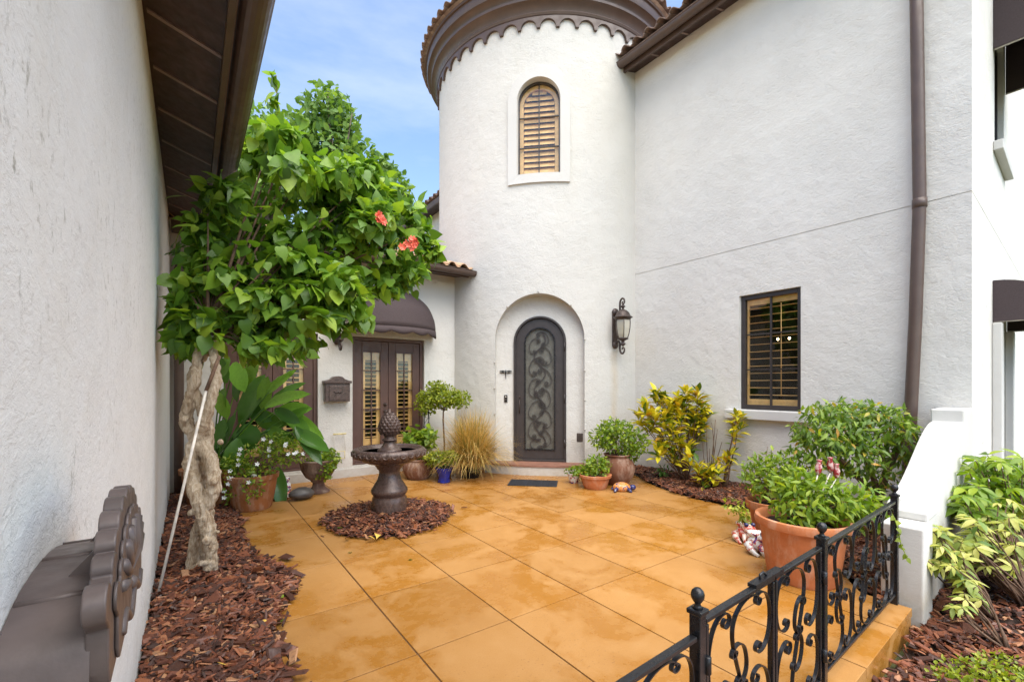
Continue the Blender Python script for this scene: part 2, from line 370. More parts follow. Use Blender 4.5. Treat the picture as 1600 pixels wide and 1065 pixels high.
def leaf_oval(w=.5): return [(0,0,0),(w/2,.35,.06),(w*.36,.72,.02),(0,1,-.1),(-w*.36,.72,.02),(-w/2,.35,.06),(0,.5,-.03)], [(0,1,6),(1,2,6),(2,3,6),(3,4,6),(4,5,6),(5,0,6)]
def whorl(n=7, w=.3, l=1.0, droop=.5, seed=0):
    rg = random.Random(seed); v = []; f = []
    lv, lf = leaf_lance(w, .2, droop)
    for i in range(n):
        M = Matrix.Rotation(2*PI*i/n+rg.uniform(-.2, .2), 4, 'Z') @ Matrix.Rotation(rg.uniform(-.15, .45), 4, 'X') @ Matrix.Scale(l*rg.uniform(.8, 1.1), 4)
        k = len(v); v += [tuple(M @ Vector((x, y+.06, z))) for x, y, z in lv]; f += [tuple(q+k for q in t) for t in lf]
    return v, f
def tmesh(t, name, mat):
    me = bpy.data.meshes.new(name); me.from_pydata(t[0], [], t[1]); me.polygons.foreach_set('use_smooth', [True]*len(t[1])); me.materials.append(mat); return me
def basis(pos, d, n, s):
    d = d.normalized(); x = d.cross(n)
    if x.length < 1e-4: x = d.orthogonal()
    x.normalize(); z = x.cross(d)
    return Matrix(((x.x*s, d.x*s, z.x*s, pos.x), (x.y*s, d.y*s, z.y*s, pos.y), (x.z*s, d.z*s, z.z*s, pos.z), (0, 0, 0, 1)))
def mass(name, tmpl, Ms, mat, parent=None, stuff=True):
    tv = np.array([(*p, 1) for p in tmpl[0]]); A = np.array([np.array(m) for m in Ms])
    if len(A) == 0: return None
    V = np.einsum('nij,kj->nki', A, tv)[:, :, :3].reshape(-1, 3); n = len(tv)
    F = [tuple(i+b for i in q) for b in range(0, n*len(A), n) for q in tmpl[1]]
    me = bpy.data.meshes.new(name); me.from_pydata(V.tolist(), [], F); me.polygons.foreach_set('use_smooth', [True]*len(F)); me.materials.append(mat)
    o = link(name, me, parent)
    if stuff: o['kind'] = 'stuff'
    return o
FW = Vector((sin(TH), cos(TH), 0)); RT = Vector((cos(TH), -sin(TH), 0)); UP = Vector((0, 0, 1)); CAMP = Vector((0, 0, CH))
def scatter(ells, n, size, out=.6, up=.45, down=.35, jit=.55, inner=.55, sv=.3):
    """leaf frames over ellipsoids (centre, right, up, forward radii)"""
    w = np.array([(e[1]*e[2]+e[1]*e[3]+e[2]*e[3]) for e in ells]); w /= w.sum(); Ms = []
    for _ in range(n):
        c, rx, rz, ry = ells[rng.choice(len(ells), p=w)]
        q = Vector(rng.normal(size=3)).normalized(); k = random.uniform(inner, 1.05)**.6
        p = Vector(c)+(RT*q.x*rx+FW*q.y*ry+UP*q.z*rz)*k
        o = (RT*q.x/rx+FW*q.y/ry+UP*q.z/rz).normalized(); j = Vector(rng.normal(size=3))
        nn = o*out+UP*up+j*jit*.6; d = o*.5+Vector((0, 0, -down))+Vector(rng.normal(size=3))*jit
        Ms.append(basis(p, d, nn, size*random.uniform(1-sv, 1+sv)))
    return Ms
def split(Ms, k):                                   # the k that show largest: nearest the camera
    order = sorted(Ms, key=lambda m: (m.to_translation()-CAMP).length)
    return order[:k], order[k:]
def foliage(parent, tmpl, Ms, mat, k=0, crown='crown', leaf='leaf', base=None):
    base = base or Matrix()
    Ms = [base @ m for m in Ms]
    inv = parent.matrix_basis.inverted()
    near, rest = split(Ms, k) if k else ([], Ms)
    c = mass(crown, tmpl, [inv @ m for m in rest], mat, parent)
    if near:
        me = tmesh(tmpl, leaf, mat)
        for m in near: link(leaf, me, c, None, inv @ m)
    return c
def local(o, pts): return [Vector(p)-Vector(o.location) for p in pts]

# ------------------------------------------------------------------ ground, beds, patio
def slope(x): return .0427*(x-1.386)
tag(MB().add([(-300,-300,-.19),(300,-300,-.19),(300,300,-.19),(-300,300,-.19)], [(0,1,2,3)]).build('ground', GRASS), kind='structure')
OUT = [(-.25,.62), (.2,.64), (1.386,.859-.09), (3.95,.878), (3.95,1.16), (4.30,1.42), (4.72,1.80), (5.02,2.12), (5.36,2.45), (5.50,2.75), (5.46,3.05), (5.43,3.36), (5.50,3.75), (5.62,4.1), (5.78,4.45), (6.0,4.78), (6.2,5.15), (6.2,6.0),
       (4.3,7.6), (.15,7.6), (.12,6.9), (.30,6.55), (.44,6.1), (.43,5.5), (.40,4.92), (.46,4.45), (.60,4.12), (.66,3.8), (.60,3.55), (.47,3.29), (.40,2.95), (.40,2.52), (.36,2.0), (.30,1.4), (.2,1.0), (-.25,.9)]
def clip(poly, x0, x1, y0, y1):
    for ax, lim, sg in ((0, x0, 1), (0, x1, -1), (1, y0, 1), (1, y1, -1)):
        res = []
        for i in range(len(poly)):
            a, b = poly[i-1], poly[i]; ia, ib = sg*(a[ax]-lim) >= 0, sg*(b[ax]-lim) >= 0
            if ia != ib:
                t = (lim-a[ax])/(b[ax]-a[ax]); res.append((a[0]+t*(b[0]-a[0]), a[1]+t*(b[1]-a[1])))
            if ib: res.append(b)
        poly = res
        if not poly: return []
    return poly
shr = [(x, y+.006 if y < 1 else y) for x, y in OUT]
patio = tag(MB().prism(shr, -.19, -.010).build('patio', CONC), kind='structure')
tag(MB().prism([(x*.999+.002, y+(.012 if y < .95 else 0)) for x, y in OUT], -.009, -.006).build('joint_bed', JOINT, patio))
xs = [1.035+.628*i for i in range(-3, 10)]; ys = [2.345+.81*j for j in range(-3, 8)]
for i in range(len(xs)-1):
    for j in range(len(ys)-1):
        g = .0045
        pl = clip(OUT, xs[i]+g, xs[i+1]-g, ys[j]+g, ys[j+1]-g)
        if len(pl) < 3: continue
        ar = abs(sum(pl[k-1][0]*pl[k][1]-pl[k][0]*pl[k-1][1] for k in range(len(pl))))/2
        if ar < .004: continue
        dz = random.uniform(-.0012, .0012)
        bevel(MB().prism(pl, -.055, dz).build('slab', CONC, patio), .0025, 2, 60)
# path outside the gate and lower bed
path = tag(MB().prism([(.4,-3),(3.05,-3),(3.05,.66),(.4,.60)], -.188, -.165).build('path', JOINT), kind='structure')
pm = MB().box(-.098, .098, -.048, .048, 0, .02).mesh('paver', PAVER)
for i in range(13):
    for j in range(16):
        x, y = .5+.2*i+(.1 if j % 2 else 0), .55-.1*j
        if x < 2.95: link('paver', pm, path, None, Matrix.Translation((x, y, -.165)))
# mulch
def chips():
    return [(-.5,-.5,-.3),(.42,-.38,-.5),(.55,.35,-.4),(-.38,.5,-.35),(-.42,-.36,.4),(.36,-.3,.5),(.46,.28,.35),(-.32,.42,.5)], [(3,2,1,0),(4,5,6,7),(0,1,5,4),(1,2,6,5),(2,3,7,6),(3,0,4,7)]
def inpoly(x, y, poly):
    c = False
    for i in range(len(poly)):
        (x1, y1), (x2, y2) = poly[i-1], poly[i]
        if (y1 > y) != (y2 > y) and x < (x2-x1)*(y-y1)/(y2-y1)+x1: c = not c
    return c
def mulch(name, poly, zf, dens, label, lo=.03, hi=.085, edge=.03, xr=None):
    x0, x1 = min(p[0] for p in poly), max(p[0] for p in poly); y0, y1 = min(p[1] for p in poly), max(p[1] for p in poly)
    o = thing(name, label, 'mulch'); o['kind'] = 'stuff'
    n = int((x1-x0)*(y1-y0)*dens); Ms = []
    for _ in range(n):
        x, y = random.uniform(x0, x1), random.uniform(y0, y1)
        jx, jy = random.gauss(0, edge), random.gauss(0, edge)
        if random.random() < .012: jx, jy = jx*3.2, jy*3.2
        if not inpoly(x, y, poly) or (xr and x+jx < xr): continue
        l = random.uniform(lo, hi)*random.choice((1, 1, 1, .55, .5, 1.4)); w = l*random.choice((random.uniform(.28, .55), random.uniform(.3, .6), random.uniform(.12, .2))); t = random.uniform(.005, .014)
        zz = zf(x, y)+random.uniform(0, .022)
        q = Euler((random.gauss(0, .32), random.gauss(0, .32), random.uniform(0, 6.28))).to_matrix().to_4x4()
        Ms.append(Matrix.Translation((x+jx, y+jy, max(zz, .006) if zz > -.05 else zz)) @ q @ Matrix.Diagonal((l, w, t, 1)))
    m = mass('chip_layer', chips(), Ms, MULCH, o); me = m.data; me.polygons.foreach_set('use_smooth', [False]*len(me.polygons))
    # bed surface below the chips
    nx, ny = 60, 90; b = MB(); idx = {}
    for i in range(nx+1):
        for j in range(ny+1):
            x, y = x0+(x1-x0)*i/nx, y0+(y1-y0)*j/ny
            idx[i, j] = len(b.v); b.v.append((x, y, zf(x, y)-.028))
    for i in range(nx):
        for j in range(ny):
            cx, cy = x0+(x1-x0)*(i+.5)/nx, y0+(y1-y0)*(j+.5)/ny
            if inpoly(cx, cy, poly): b.f.append((idx[i,j], idx[i+1,j], idx[i+1,j+1], idx[i,j+1])); b.sm.append(True)
    b.build('underlay', MULCHB, o); return o
LEFTB = [(-.22,.9), (.2,1.0), (.30,1.4), (.36,2.0), (.40,2.52), (.40,2.95), (.47,3.29), (.60,3.55), (.66,3.8), (.60,4.12), (.46,4.45), (.40,4.92), (.43,5.5), (.44,6.1), (.30,6.55), (.12,6.9), (.1,7.5), (-.22,7.5)]
mulch('mulch_bed', LEFTB, lambda x, y: .018+.03*max(0, 1-abs(x-.05)*2.2)+.008*sin(x*17+y*9), 2875, 'red-brown bark mulch in the bed at the foot of the left wall', .035, .11, xr=-.2)
FC = (1.83, 4.92)
ring = [(FC[0]+.67*(1+.05*sin(3*a+1))*cos(a), FC[1]+.67*(1+.05*cos(4*a))*sin(a)) for a in ls(0, 2*PI, 40)[:-1]]
mulch('mulch_ring', ring, lambda x, y: .012+.10*max(0, 1-math.hypot(x-FC[0], y-FC[1])/.71)**.8, 3250, 'round mound of dark bark mulch around the fountain foot', .03, .09, .045)
RB = [(3.93,1.02), (6.49,1.10), (6.49,5.2), (6.15,5.12), (6.0,4.78), (5.78,4.45), (5.62,4.1), (5.50,3.75), (5.43,3.36), (5.46,3.05), (5.50,2.75), (5.36,2.45), (5.02,2.12), (4.72,1.80), (4.30,1.42)]
mulch('mulch_bed', RB, lambda x, y: .02+.05*min(1, max(0, (x-5.3)*.9))+.008*sin(x*13+y*8), 2375, 'bark mulch strip along the tall right wall under the croton', .035, .085, .045)
OB = [(2.85,-.9), (9,-.9), (9,1.05), (6.6,.95), (4.05,.86), (3.35,.825), (2.9,.80)]
mulch('mulch_bed', OB, lambda x, y: -.135+.045*min(1, max(0, (x-3.4)*.5))+.012*sin(x*9+y*7), 1250, 'reddish mulch bed outside the iron fence below the yellow-green shrubs', .035, .10, .02)

# ------------------------------------------------------------------ house
house = thing('house', 'white stucco house with round entry tower, tall right wing and low wing with French doors', 'house')
# --- left wing
wl = MB().box(-.8, -.22, -1.2, 7.7, -.18, 3.70).build('wall', WALLL, house); wl['label'] = 'weathered grey-white stucco wall at the left'
EZ = 3.45
lw = MB().prism([(-.35, EZ+.24), (.16, EZ+.075), (.16, EZ+.10), (-.35, EZ+.27)], 1.2, -7.05, XZ).build('soffit', SOFF, house)
bmesh_b = MB().prism([(-.20, EZ+.181), (.158, EZ+.066), (.158, EZ+.088), (-.20, EZ+.20)], -.014, .014, XZ).mesh('batten', SOFFB)
for k in range(14): link('batten', bmesh_b, lw, None, Matrix.Translation((0, -.6+.555*k, 0)))
for k in range(14):                                    # rafter tails between the battens
    pass
MB().box(.161, .195, -1.2, 7.05, EZ, EZ+.17).build('fascia', BROWN, house)
def gutter(path_len, M, name='gutter'):
    b = MB(); n = 10; prof = [(.075*cos(PI+PI*i/n)+.08, .075*1.0*sin(PI+PI*i/n)) for i in range(n+1)]
    prof += [(.165, .012), (.152, .014)]; inner = [(.067*cos(PI+PI*i/n)+.08, .067*sin(PI+PI*i/n)+.002) for i in range(n, -1, -1)]
    poly = prof+inner; m = len(poly)
    v = [(x, 0, z) for x, z in poly]+[(x, path_len, z) for x, z in poly]
    f = [(i, (i+1) % m, m+(i+1) % m, m+i) for i in range(m)]+[tuple(range(m-1, -1, -1)), tuple(range(m, 2*m))]
    b.add(v, f, False, M); o = b.build(name, BROWN, house)
    for q in (0, -path_len): MB().prism(prof[:n+1], q, q-.006, M @ XZ).build('end_cap', BROWN, o)
    return o
gutter(8.2, Matrix.Translation((.205, -1.2, EZ+.09)))
rl = MB().prism([(-3.5, EZ+1.5), (.30, EZ+.17), (.30, EZ+.20), (-3.5, EZ+1.54)], 1.2, -9.5, XZ).build('roof', ROOF, house)
def s_tile(w=.24, l=.42, t=.014, n=8, a=.042):
    v = []; f = []
    for y in (0, l):
        for s_ in (0, 1):
            for i in range(n+1):
                x = -w/2+w*i/n*1.06; tt = i/n
                z = (a*1.15*sin(PI*min(1, tt/.58)) if tt < .58 else -a*.75*sin(PI*(tt-.58)/.42))
                v.append((x*(1-.03*(y > 0)), y, z+(t if s_ else 0)))
    m = n+1
    for i in range(n):
        f += [(m+i, m+i+1, 3*m+i+1, 3*m+i), (i+1, i, 2*m+i, 2*m+i+1), (i, i+1, m+i+1, m+i), (2*m+i+1, 2*m+i, 3*m+i, 3*m+i+1)]
    f += [(0, m, 3*m, 2*m), (n, 2*m+n, 3*m+n, m+n)]
    return MB().add(v, f, True)
TILE = s_tile().mesh('tile', ROOF); TILED = s_tile().mesh('tile', ROOFD)
# --- low wing with French doors
YF = 7.55
DOORS = ((.385, 1.645), (2.18, 3.46))
fw = MB().box(-.79, 4.7, YF, YF+.30, -.18, 3.62).build('wall', WALL, house); fw['label'] = 'low white wall with two French doors'
cut(fw, [MB().box(a, b, YF-.1, YF+.4, .17, 2.32) for a, b in DOORS])
MB().box(.0, 4.3, YF-.03, YF, -.1, .135).build('plinth', TRIM, house)
sr = MB().prism([(YF-.52, EZ+.12), (10.6, EZ+1.30), (10.6, EZ+1.33), (YF-.52, EZ+.15)], -.79, 4.9, Matrix(((0,0,1,0),(1,0,0,0),(0,1,0,0),(0,0,0,1)))).build('roof', ROOFD, house)
sr['label'] = 'clay tile roof over the French doors'
ang = math.atan2(1.18, 3.57)
for r in range(8):
    for c in range(20):
        x = -.45+.235*c
        if x > 4.75 - .0: continue
        y = YF-.56+.355*r; z = EZ+.175+(y-(YF-.52))*math.tan(ang)
        if (x-6.46)**2+(y-7.63)**2 < 2.5**2: continue
        link('tile', TILE, sr, None, Matrix.Translation((x, y, z+random.uniform(-.004, .004))) @ Matrix.Rotation(ang-.03, 4, 'X') @ Matrix.Rotation(random.gauss(0, .012), 4, 'Z'))
MB().box(-.2, 4.10, YF-.50, YF-.475, EZ, EZ+.15).build('fascia', BROWN, house)
gutter(4.0, Matrix.Translation((4.18, YF-.50, EZ+.085)) @ Matrix.Rotation(PI/2, 4, 'Z') @ Matrix.Diagonal((-1, 1, 1, 1)) @ Matrix.Translation((0, 0, 0)))
MB().prism([(YF-.475, EZ+.03), (YF, EZ+.10), (YF, EZ+.13), (YF-.475, EZ+.06)], -.2, 4.3, Matrix(((0,0,1,0),(1,0,0,0),(0,1,0,0),(0,0,0,1)))).build('soffit', SOFF, house)
def slatmesh(l, w=.055, t=.009):
    return MB().prism([(-w/2, 0), (-w/4, t/2), (w/4, t/2), (w/2, 0), (w/4, -t/2), (-w/4, -t/2)], -l/2, l/2, Matrix(((0,0,1,0),(1,0,0,0),(0,1,0,0),(0,0,0,1)))).mesh('slat', SHUT)
def liner(w, z0, z1, d, F, y0=.10):  # open box lining the opening; its dark colour stands for room shade
    b = MB(); a = w/2
    v = [(-a,y0,z0),(a,y0,z0),(a,y0,z1),(-a,y0,z1),(-a,d,z0),(a,d,z0),(a,d,z1),(-a,d,z1)]
    return b.add(v, [(4,5,6,7),(0,1,5,4),(1,2,6,5),(2,3,7,6),(3,0,4,7)], False, F)
SL_D = slatmesh(.225, .042, .012)
for (a, b_) in DOORS:
    cx = (a+b_)/2; F = frame((cx, YF, 0), -PI/2); w = b_-a; z0, z1 = .175, 2.315
    fr = MB()
    fr.box(-w/2+.002, -w/2+.055, .06, .20, z0, z1, F).box(w/2-.055, w/2-.002, .06, .20, z0, z1, F).box(-w/2+.055, w/2-.055, .06, .20, z1-.055, z1, F).box(-w/2+.055, w/2-.055, .06, .20, z0, z0+.03, F)
    d = bevel(fr.build('french_door', DOORB, house), .004)
    liner(w-.01, z0, z1, .55, F, .205).build('room_shade_backing', DARK, d)
    lwid = w/2-.058
    for s in (-1, 1):
        x0 = .003 if s > 0 else -lwid-.003; x1 = x0+lwid; st = .125
        lf = MB(); q = (x0, x1); Y0, Y1 = .085, .130
        lf.box(x0, x0+st, Y0, Y1, z0+.035, z1-.06, F).box(x1-st, x1, Y0, Y1, z0+.035, z1-.06, F).box(x0+st, x1-st, Y0, Y1, z1-.06-.17, z1-.06, F).box(x0+st, x1-st, Y0, Y1, z0+.035, z0+.035+.22, F)
        bevel(lf.build('leaf', DOORB, d), .004)
        gx0, gx1, gz0, gz1 = x0+st, x1-st, z0+.255, z1-.23
        mo = MB().box(gx0, gx0+.018, .073, Y0-.001, gz0, gz1, F).box(gx1-.018, gx1, .073, Y0-.001, gz0, gz1, F).box(gx0+.018, gx1-.018, .073, Y0-.001, gz1-.018, gz1, F).box(gx0+.018, gx1-.018, .073, Y0-.001, gz0, gz0+.018, F)
        mo.build('moulding', DOORB, d)
        mm = (gx0+gx1)/2
        MB().box(mm-.009, mm+.009, .092, .112, gz0, gz1, F).build('muntin', DOORB, d)
        for k in range(1, 5):
            zz = gz0+(gz1-gz0)*k/5
            MB().box(gx0, gx1, .094, .110, zz-.009, zz+.009, F).build('muntin', DOORB, d)
        for k in range(5):
            for h_ in range(2):
                zz0, zz1 = gz0+(gz1-gz0)*k/5+.009, gz0+(gz1-gz0)*(k+1)/5-.009; xx0 = gx0 if h_ == 0 else mm+.009; xx1 = mm-.009 if h_ == 0 else gx1
                MB().box(xx0, xx1, .100, .104, zz0, zz1, F).build('pane', GLASS, d)
        sh = MB(); ow = .068
        sh.box(gx0-.03, gx0+ow, .134, .16, gz0-.05, gz1+.05, F).box(gx1-ow, gx1+.03, .134, .16, gz0-.05, gz1+.05, F).box(gx0+ow, gx1-ow, .134, .16, gz1-.15, gz1+.05, F).box(gx0+ow, gx1-ow, .134, .16, gz0-.05, gz0+.16, F)
        sh.build('shutter_frame', SHUT, d)
        nsl = 19
        for k in range(nsl):
            zz = gz0+.185+(gz1-gz0-.36)*k/(nsl-1)
            link('slat', SL_D, d, None, F @ Matrix.Translation((mm, .150, zz)) @ Matrix.Rotation(.22, 4, 'X') @ Matrix.Scale((gx1-gx0-2*ow)/.225, 4, (1, 0, 0)))
    for zz, rr in ((1.05, .028), (1.17, .020)):
        MB().lathe([(.030, 0), (.030, .006), (.012, .010), (.012, .035), (rr, .045), (rr*1.05, .06), (rr*.6, .075), (0, .078)], 16, F @ Matrix.Translation((-.062, .084, zz)) @ Matrix.Rotation(PI/2, 4, 'X')).build('knob', IRONP, d)
# dome awning over the right French door
def dome_awning(F, hw, h, out, parent, skirt=.12, segs=3, nt=36):
    b = MB(); v = []; f = []
    rows = segs*4+1
    for j in range(rows):
        ph = PI/2*j/(rows-1)
        for i in range(nt+1):
            t = PI*i/nt; e = abs(sin(t))**.85
            sag = 1-.018*abs(sin(ph*segs*2)) if 0 < i < nt else 1
            v.append((-hw*cos(t), -out*e*sin(ph)*sag-.004, h*e*cos(ph)*sag))
    for j in range(rows-1):
        for i in range(nt): k = j*(nt+1)+i; f.append((k, k+1, k+nt+2, k+nt+1))
    b.add(v, f, True, F); o = b.build('awning', PLUM, parent); m = o.modifiers.new('t', 'SOLIDIFY'); m.thickness = .006
    sk = MB(); v = []; f = []; n2 = 112
    for i in range(n2+1):
        t = PI*i/n2; e = abs(sin(t))**.85; x, y = -hw*1.003*cos(t), -out*1.004*e-.004
        sc = skirt*(.62+.38*abs(sin(i/n2*7*PI)))
        v += [(x, y, .004), (x*1.004, y-.012*e, -sc*.5), (x*1.006, y-.016*e, -sc)]
    for i in range(n2): k = 3*i; f += [(k, k+3, k+4, k+1), (k+1, k+4, k+5, k+2)]
    s2 = sk.add(v, f, True, F).build('valance', PLUM, o); m = s2.modifiers.new('t', 'SOLIDIFY'); m.thickness = .005
    for j in range(1, segs+1):
        ph = PI/2*j/segs
        MB().tube([F @ Vector((-hw*cos(PI*i/24), -out*sin(PI*i/24)**.85*sin(ph)*.985, h*sin(PI*i/24)**.85*cos(ph)*.985)) for i in range(25)], .008, 6).build('rib', BROWN, o)
    return o
aw = dome_awning(frame((2.82, YF, 2.46), -PI/2), .80, .73, .55, house); aw['label'] = 'plum half-dome awning with scalloped valance'
# --- round tower
TCX, TCY, TR = 6.46, 7.63, 2.38; NA = R(226.0)
TN = Vector((cos(NA), sin(NA), 0)); TF = frame((TCX+TR*TN.x, TCY+TR*TN.y, 0), NA)
tw = MB().lathe([(TR, -.18), (TR, 8.3)], 300, Matrix.Translation((TCX, TCY, 0)), False).build('tower', WALLT, house)
tw['label'] = 'round white stucco entry tower'
ND = .25
cut(tw, [MB().prism(arch(1.55, .17, 2.29, 32), -ND, .6, TF @ XZ), MB().prism(arch(.74, 5.09, 6.355, 28), -.42, .6, TF @ XZ), MB().prism(arch(.925, .16, 2.255, 32), -ND-.16, -ND+.05, TF @ XZ)])
# window surround follows the curve
def curved_band(outer, inner, y_out, mat, name, parent, depth=.06):
    n = len(outer); b = MB(); v = []; f = []
    def onw(x, z, o): a = x/TR; return ((TR+o)*sin(a), TR-(TR+o)*cos(a), z)
    for (xo, zo), (xi, zi) in zip(outer, inner):
        v += [onw(xo, zo, y_out), onw(xi, zi, y_out), onw(xi, zi, -depth), onw(xo, zo, -depth)]
    for i in range(n):
        j = (i+1) % n
        for k in range(4): q = (k+1) % 4; f.append((4*i+k, 4*j+k, 4*j+q, 4*i+q))
    return b.add(v, f, False, TF).build(name, mat, parent)
def dense_arch(w, z0, zs, n=28, m=10):
    r = w/2; p = [(-r+w*i/m, z0) for i in range(m)]+[(r, z0+(zs-z0)*i/m) for i in range(m)]
    p += [(r*cos(PI*i/n), zs+r*sin(PI*i/n)) for i in range(n)]+[(-r, zs-(zs-z0)*i/m) for i in range(m)]
    return p
sur = curved_band(dense_arch(1.06, 4.94, 6.36), dense_arch(.735, 5.095, 6.355), .035, TRIM, 'window_surround', house)
def arch_ring(w, z0, zs, t, y0, y1, F, n=28):
    b = MB(); o = arch(w, z0, zs, n); r = w/2-t
    i_ = [(-r, z0+t), (r, z0+t)]+[(r*cos(PI*k/n), zs+r*sin(PI*k/n)) for k in range(n+1)]
    m = len(o); v = [(x, y0, z) for x, z in o]+[(x, y0, z) for x, z in i_]+[(x, y1, z) for x, z in o]+[(x, y1, z) for x, z in i_]; f = []
    for k in range(m):
        j = (k+1) % m; f += [(k, j, m+j, m+k), (2*m+k, 3*m+k, 3*m+j, 2*m+j), (k, 2*m+k, 2*m+j, j), (m+k, m+j, 3*m+j, 3*m+k)]
    return b.add(v, f, False, F)
wd = arch_ring(.732, 5.096, 6.354, .03, .10, .15, TF).build('arched_window', DARKF, house)
arch_ring(.69, 5.11, 6.352, .075, .152, .185, TF).build('shutter_frame', SHUT, wd)
MB().prism(arch(.66, 5.13, 6.35, 24), -.402, -.412, TF @ XZ).build('room_shade_backing', DARK, wd)  # dark sheet closing the recess, room shade put into its colour
MB().prism(arch(.68, 5.12, 6.353, 24), -.125, -.129, TF @ XZ).build('pane', GLASS, wd)
MB().box(-.009, .009, .112, .135, 5.12, 6.70, TF).build('muntin', DARKF, wd)
for zz in (5.60, 6.12): MB().box(-.34, .34, .110, .133, zz-.009, zz+.009, TF).build('muntin', DARKF, wd)
SLT = slatmesh(.5, .128, .012)
for k in range(15):
    zz = 5.24+.096*k; hw_ = .265 if zz < 6.35 else math.sqrt(max(.002, .265**2-(zz-6.35)**2))
    link('slat', SLT, wd, None, TF @ Matrix.Translation((0, .185, zz)) @ Matrix.Rotation(1.05, 4, 'X') @ Matrix.Scale(hw_*2/.5, 4, (1, 0, 0)))
# arched iron entry door
DF = TF @ Matrix.Translation((0, ND, 0))
dr = bevel(arch_ring(.92, .172, 2.254, .035, -.03, .10, DF).build('arched_door', DARKF, house), .004); dr['label'] = 'arched dark iron entry door with scrollwork'
arch_ring(.845, .212, 2.25, .155, .02, .07, DF).build('leaf', DARKF, dr)
arch_ring(.545, .362, 2.25, .022, .006, .03, DF).build('moulding', BLACK, dr)
MB().prism(arch(.54, .364, 2.25, 24), -.062, -.066, DF @ XZ).build('pane', FROST, dr)
DX = .235
def put_scroll(parent, F, kind, cx, cz, w, h, rot, fx=1, mat=DARKF, bw=.018, bt=.010, y=.038, k=9, p=2.2):
    pts = scroll(kind, w, h, k, p, 90); c, s = cos(rot), sin(rot)
    pts = [(cx+(x*fx*c-z*s), cz+(x*fx*s+z*c)) for x, z in pts]
    return MB().ribbon(pts, bw, bt, F, y).build('scroll', mat, parent)
vine = [(.10*sin(t*2.2+.4), .40+t*.21) for t in ls(0, 9.6, 70)]
MB().ribbon(vine, .018, .015, DF, .042).build('vine', DARKF, dr)
for cx, cz, w, h, rot, fx in ((.06,2.33,.17,.26,.5,1),(-.10,2.20,.16,.28,-.3,-1),(.11,2.02,.17,.32,.3,1),(-.09,1.84,.17,.32,-.4,-1),(.10,1.66,.17,.33,.5,1),(-.10,1.46,.18,.33,-.2,-1),(.09,1.28,.18,.34,.2,1),
                            (-.09,1.08,.18,.34,-.5,-1),(.11,.92,.17,.32,.3,1),(-.11,.73,.17,.32,-.3,-1),(.10,.58,.17,.28,.4,1),(-.07,.47,.20,.17,.2,-1),(.0,1.94,.12,.16,1.2,1),(.01,1.38,.12,.16,-1.1,1),(.02,.80,.12,.16,1.3,1)):
    put_scroll(dr, DF, 'C', cx, cz, w, h, rot, fx, k=22, p=1.7)
MB().tube([DF @ Vector(p) for p in ((-.355, .015, 1.02), (-.355, -.03, 1.04), (-.355, -.035, 1.14), (-.355, -.03, 1.23), (-.355, .015, 1.25))], .009, 8).ball((-.355, -.0, 1.30), .016, 10, 6, DF).build('handle', IRONP, dr)
for zz in (.42, 1.2, 2.1): MB().lathe([(.011, 0), (.011, .14)], 10, DF @ Matrix.Translation((.435, -.032, zz))).build('hinge', DARKF, dr)
# step
stp = MB(); half = .86
def sector(z0, z1, half, out, n=24):
    pts = [(-half+2*half*i/n, -out*(1-.0*(i/n))) for i in range(n+1)]
    pts = [((TR+out)*sin(a), TR-(TR+out)*cos(a)) for a in [(-half+2*half*i/n)/TR for i in range(n+1)]]
    return pts+[(half, ND-.02), (-half, ND-.02)]
MB().prism(sector(0, 0, .90, .16), -.05, .142, TF).build('step', TRIM, house)
MB().prism(sector(0, 0, .885, .175), .143, .171, TF).build('step_tread', STEP, house)
# cornice: scallops, mouldings, tiles
w_, n = .326, 24
sc = MB(); v = []; f = []; A0 = w_/TR
for i in range(n+1):
    x = -w_/2+w_*i/n; q = abs(x); zb = 7.545 if q > .132 else 7.56+.125*math.sqrt(max(0, 1-(q/.132)**2))
    a = x/TR; 
    for rr in (TR-.01, TR+.045):
        v += [(rr*cos(a), rr*sin(a), zb), (rr*cos(a), rr*sin(a), 7.76)]
for i in range(n):
    k = 4*i; f += [(k+2, k+6, k+7, k+3), (k, k+1, k+5, k+4), (k, k+4, k+6, k+2), (k+1, k+3, k+7, k+5)]
SCAL = sc.add(v, f).mesh('scallop', BROWN)
corn = MB().lathe([(TR+.01, 7.74), (TR+.055, 7.742), (TR+.07, 7.775), (TR+.06, 7.80), (TR+.075, 7.84), (TR+.12, 7.90), (TR+.165, 7.925), (TR+.17, 7.965), (TR+.15, 7.975), (TR+.165, 8.02), (TR+.215, 8.055), (TR+.245, 8.06), (TR+.26, 8.10), (TR+.26, 8.20), (TR+.29, 8.205), (TR+.29, 8.25), (TR-.2, 8.26)], 160, Matrix.Translation((TCX, TCY, 0))).build('cornice', BROWN, house)
m_ = corn.modifiers.new('e', 'EDGE_SPLIT'); m_.split_angle = R(38)
for k in range(46):
    a = NA+(k-22.5)*A0
    if a > R(300) : continue
    link('scallop', SCAL, corn, None, Matrix.Translation((TCX, TCY, 0)) @ Matrix.Rotation(a, 4, 'Z'))
tr = MB().lathe([(TR+.34, 8.27), (.05, 9.3)], 64, Matrix.Translation((TCX, TCY, 0))).build('roof', ROOFD, house); tr['label'] = 'tile roof of the round tower'
nt_ = 76
for k in range(nt_):
    a = 2*PI*k/nt_
    link('tile', TILED, tr, None, Matrix.Translation((TCX, TCY, 8.315)) @ Matrix.Rotation(a+PI/2, 4, 'Z') @ Matrix.Translation((0, -(TR+.38), 0)) @ Matrix.Rotation(.33, 4, 'X'))
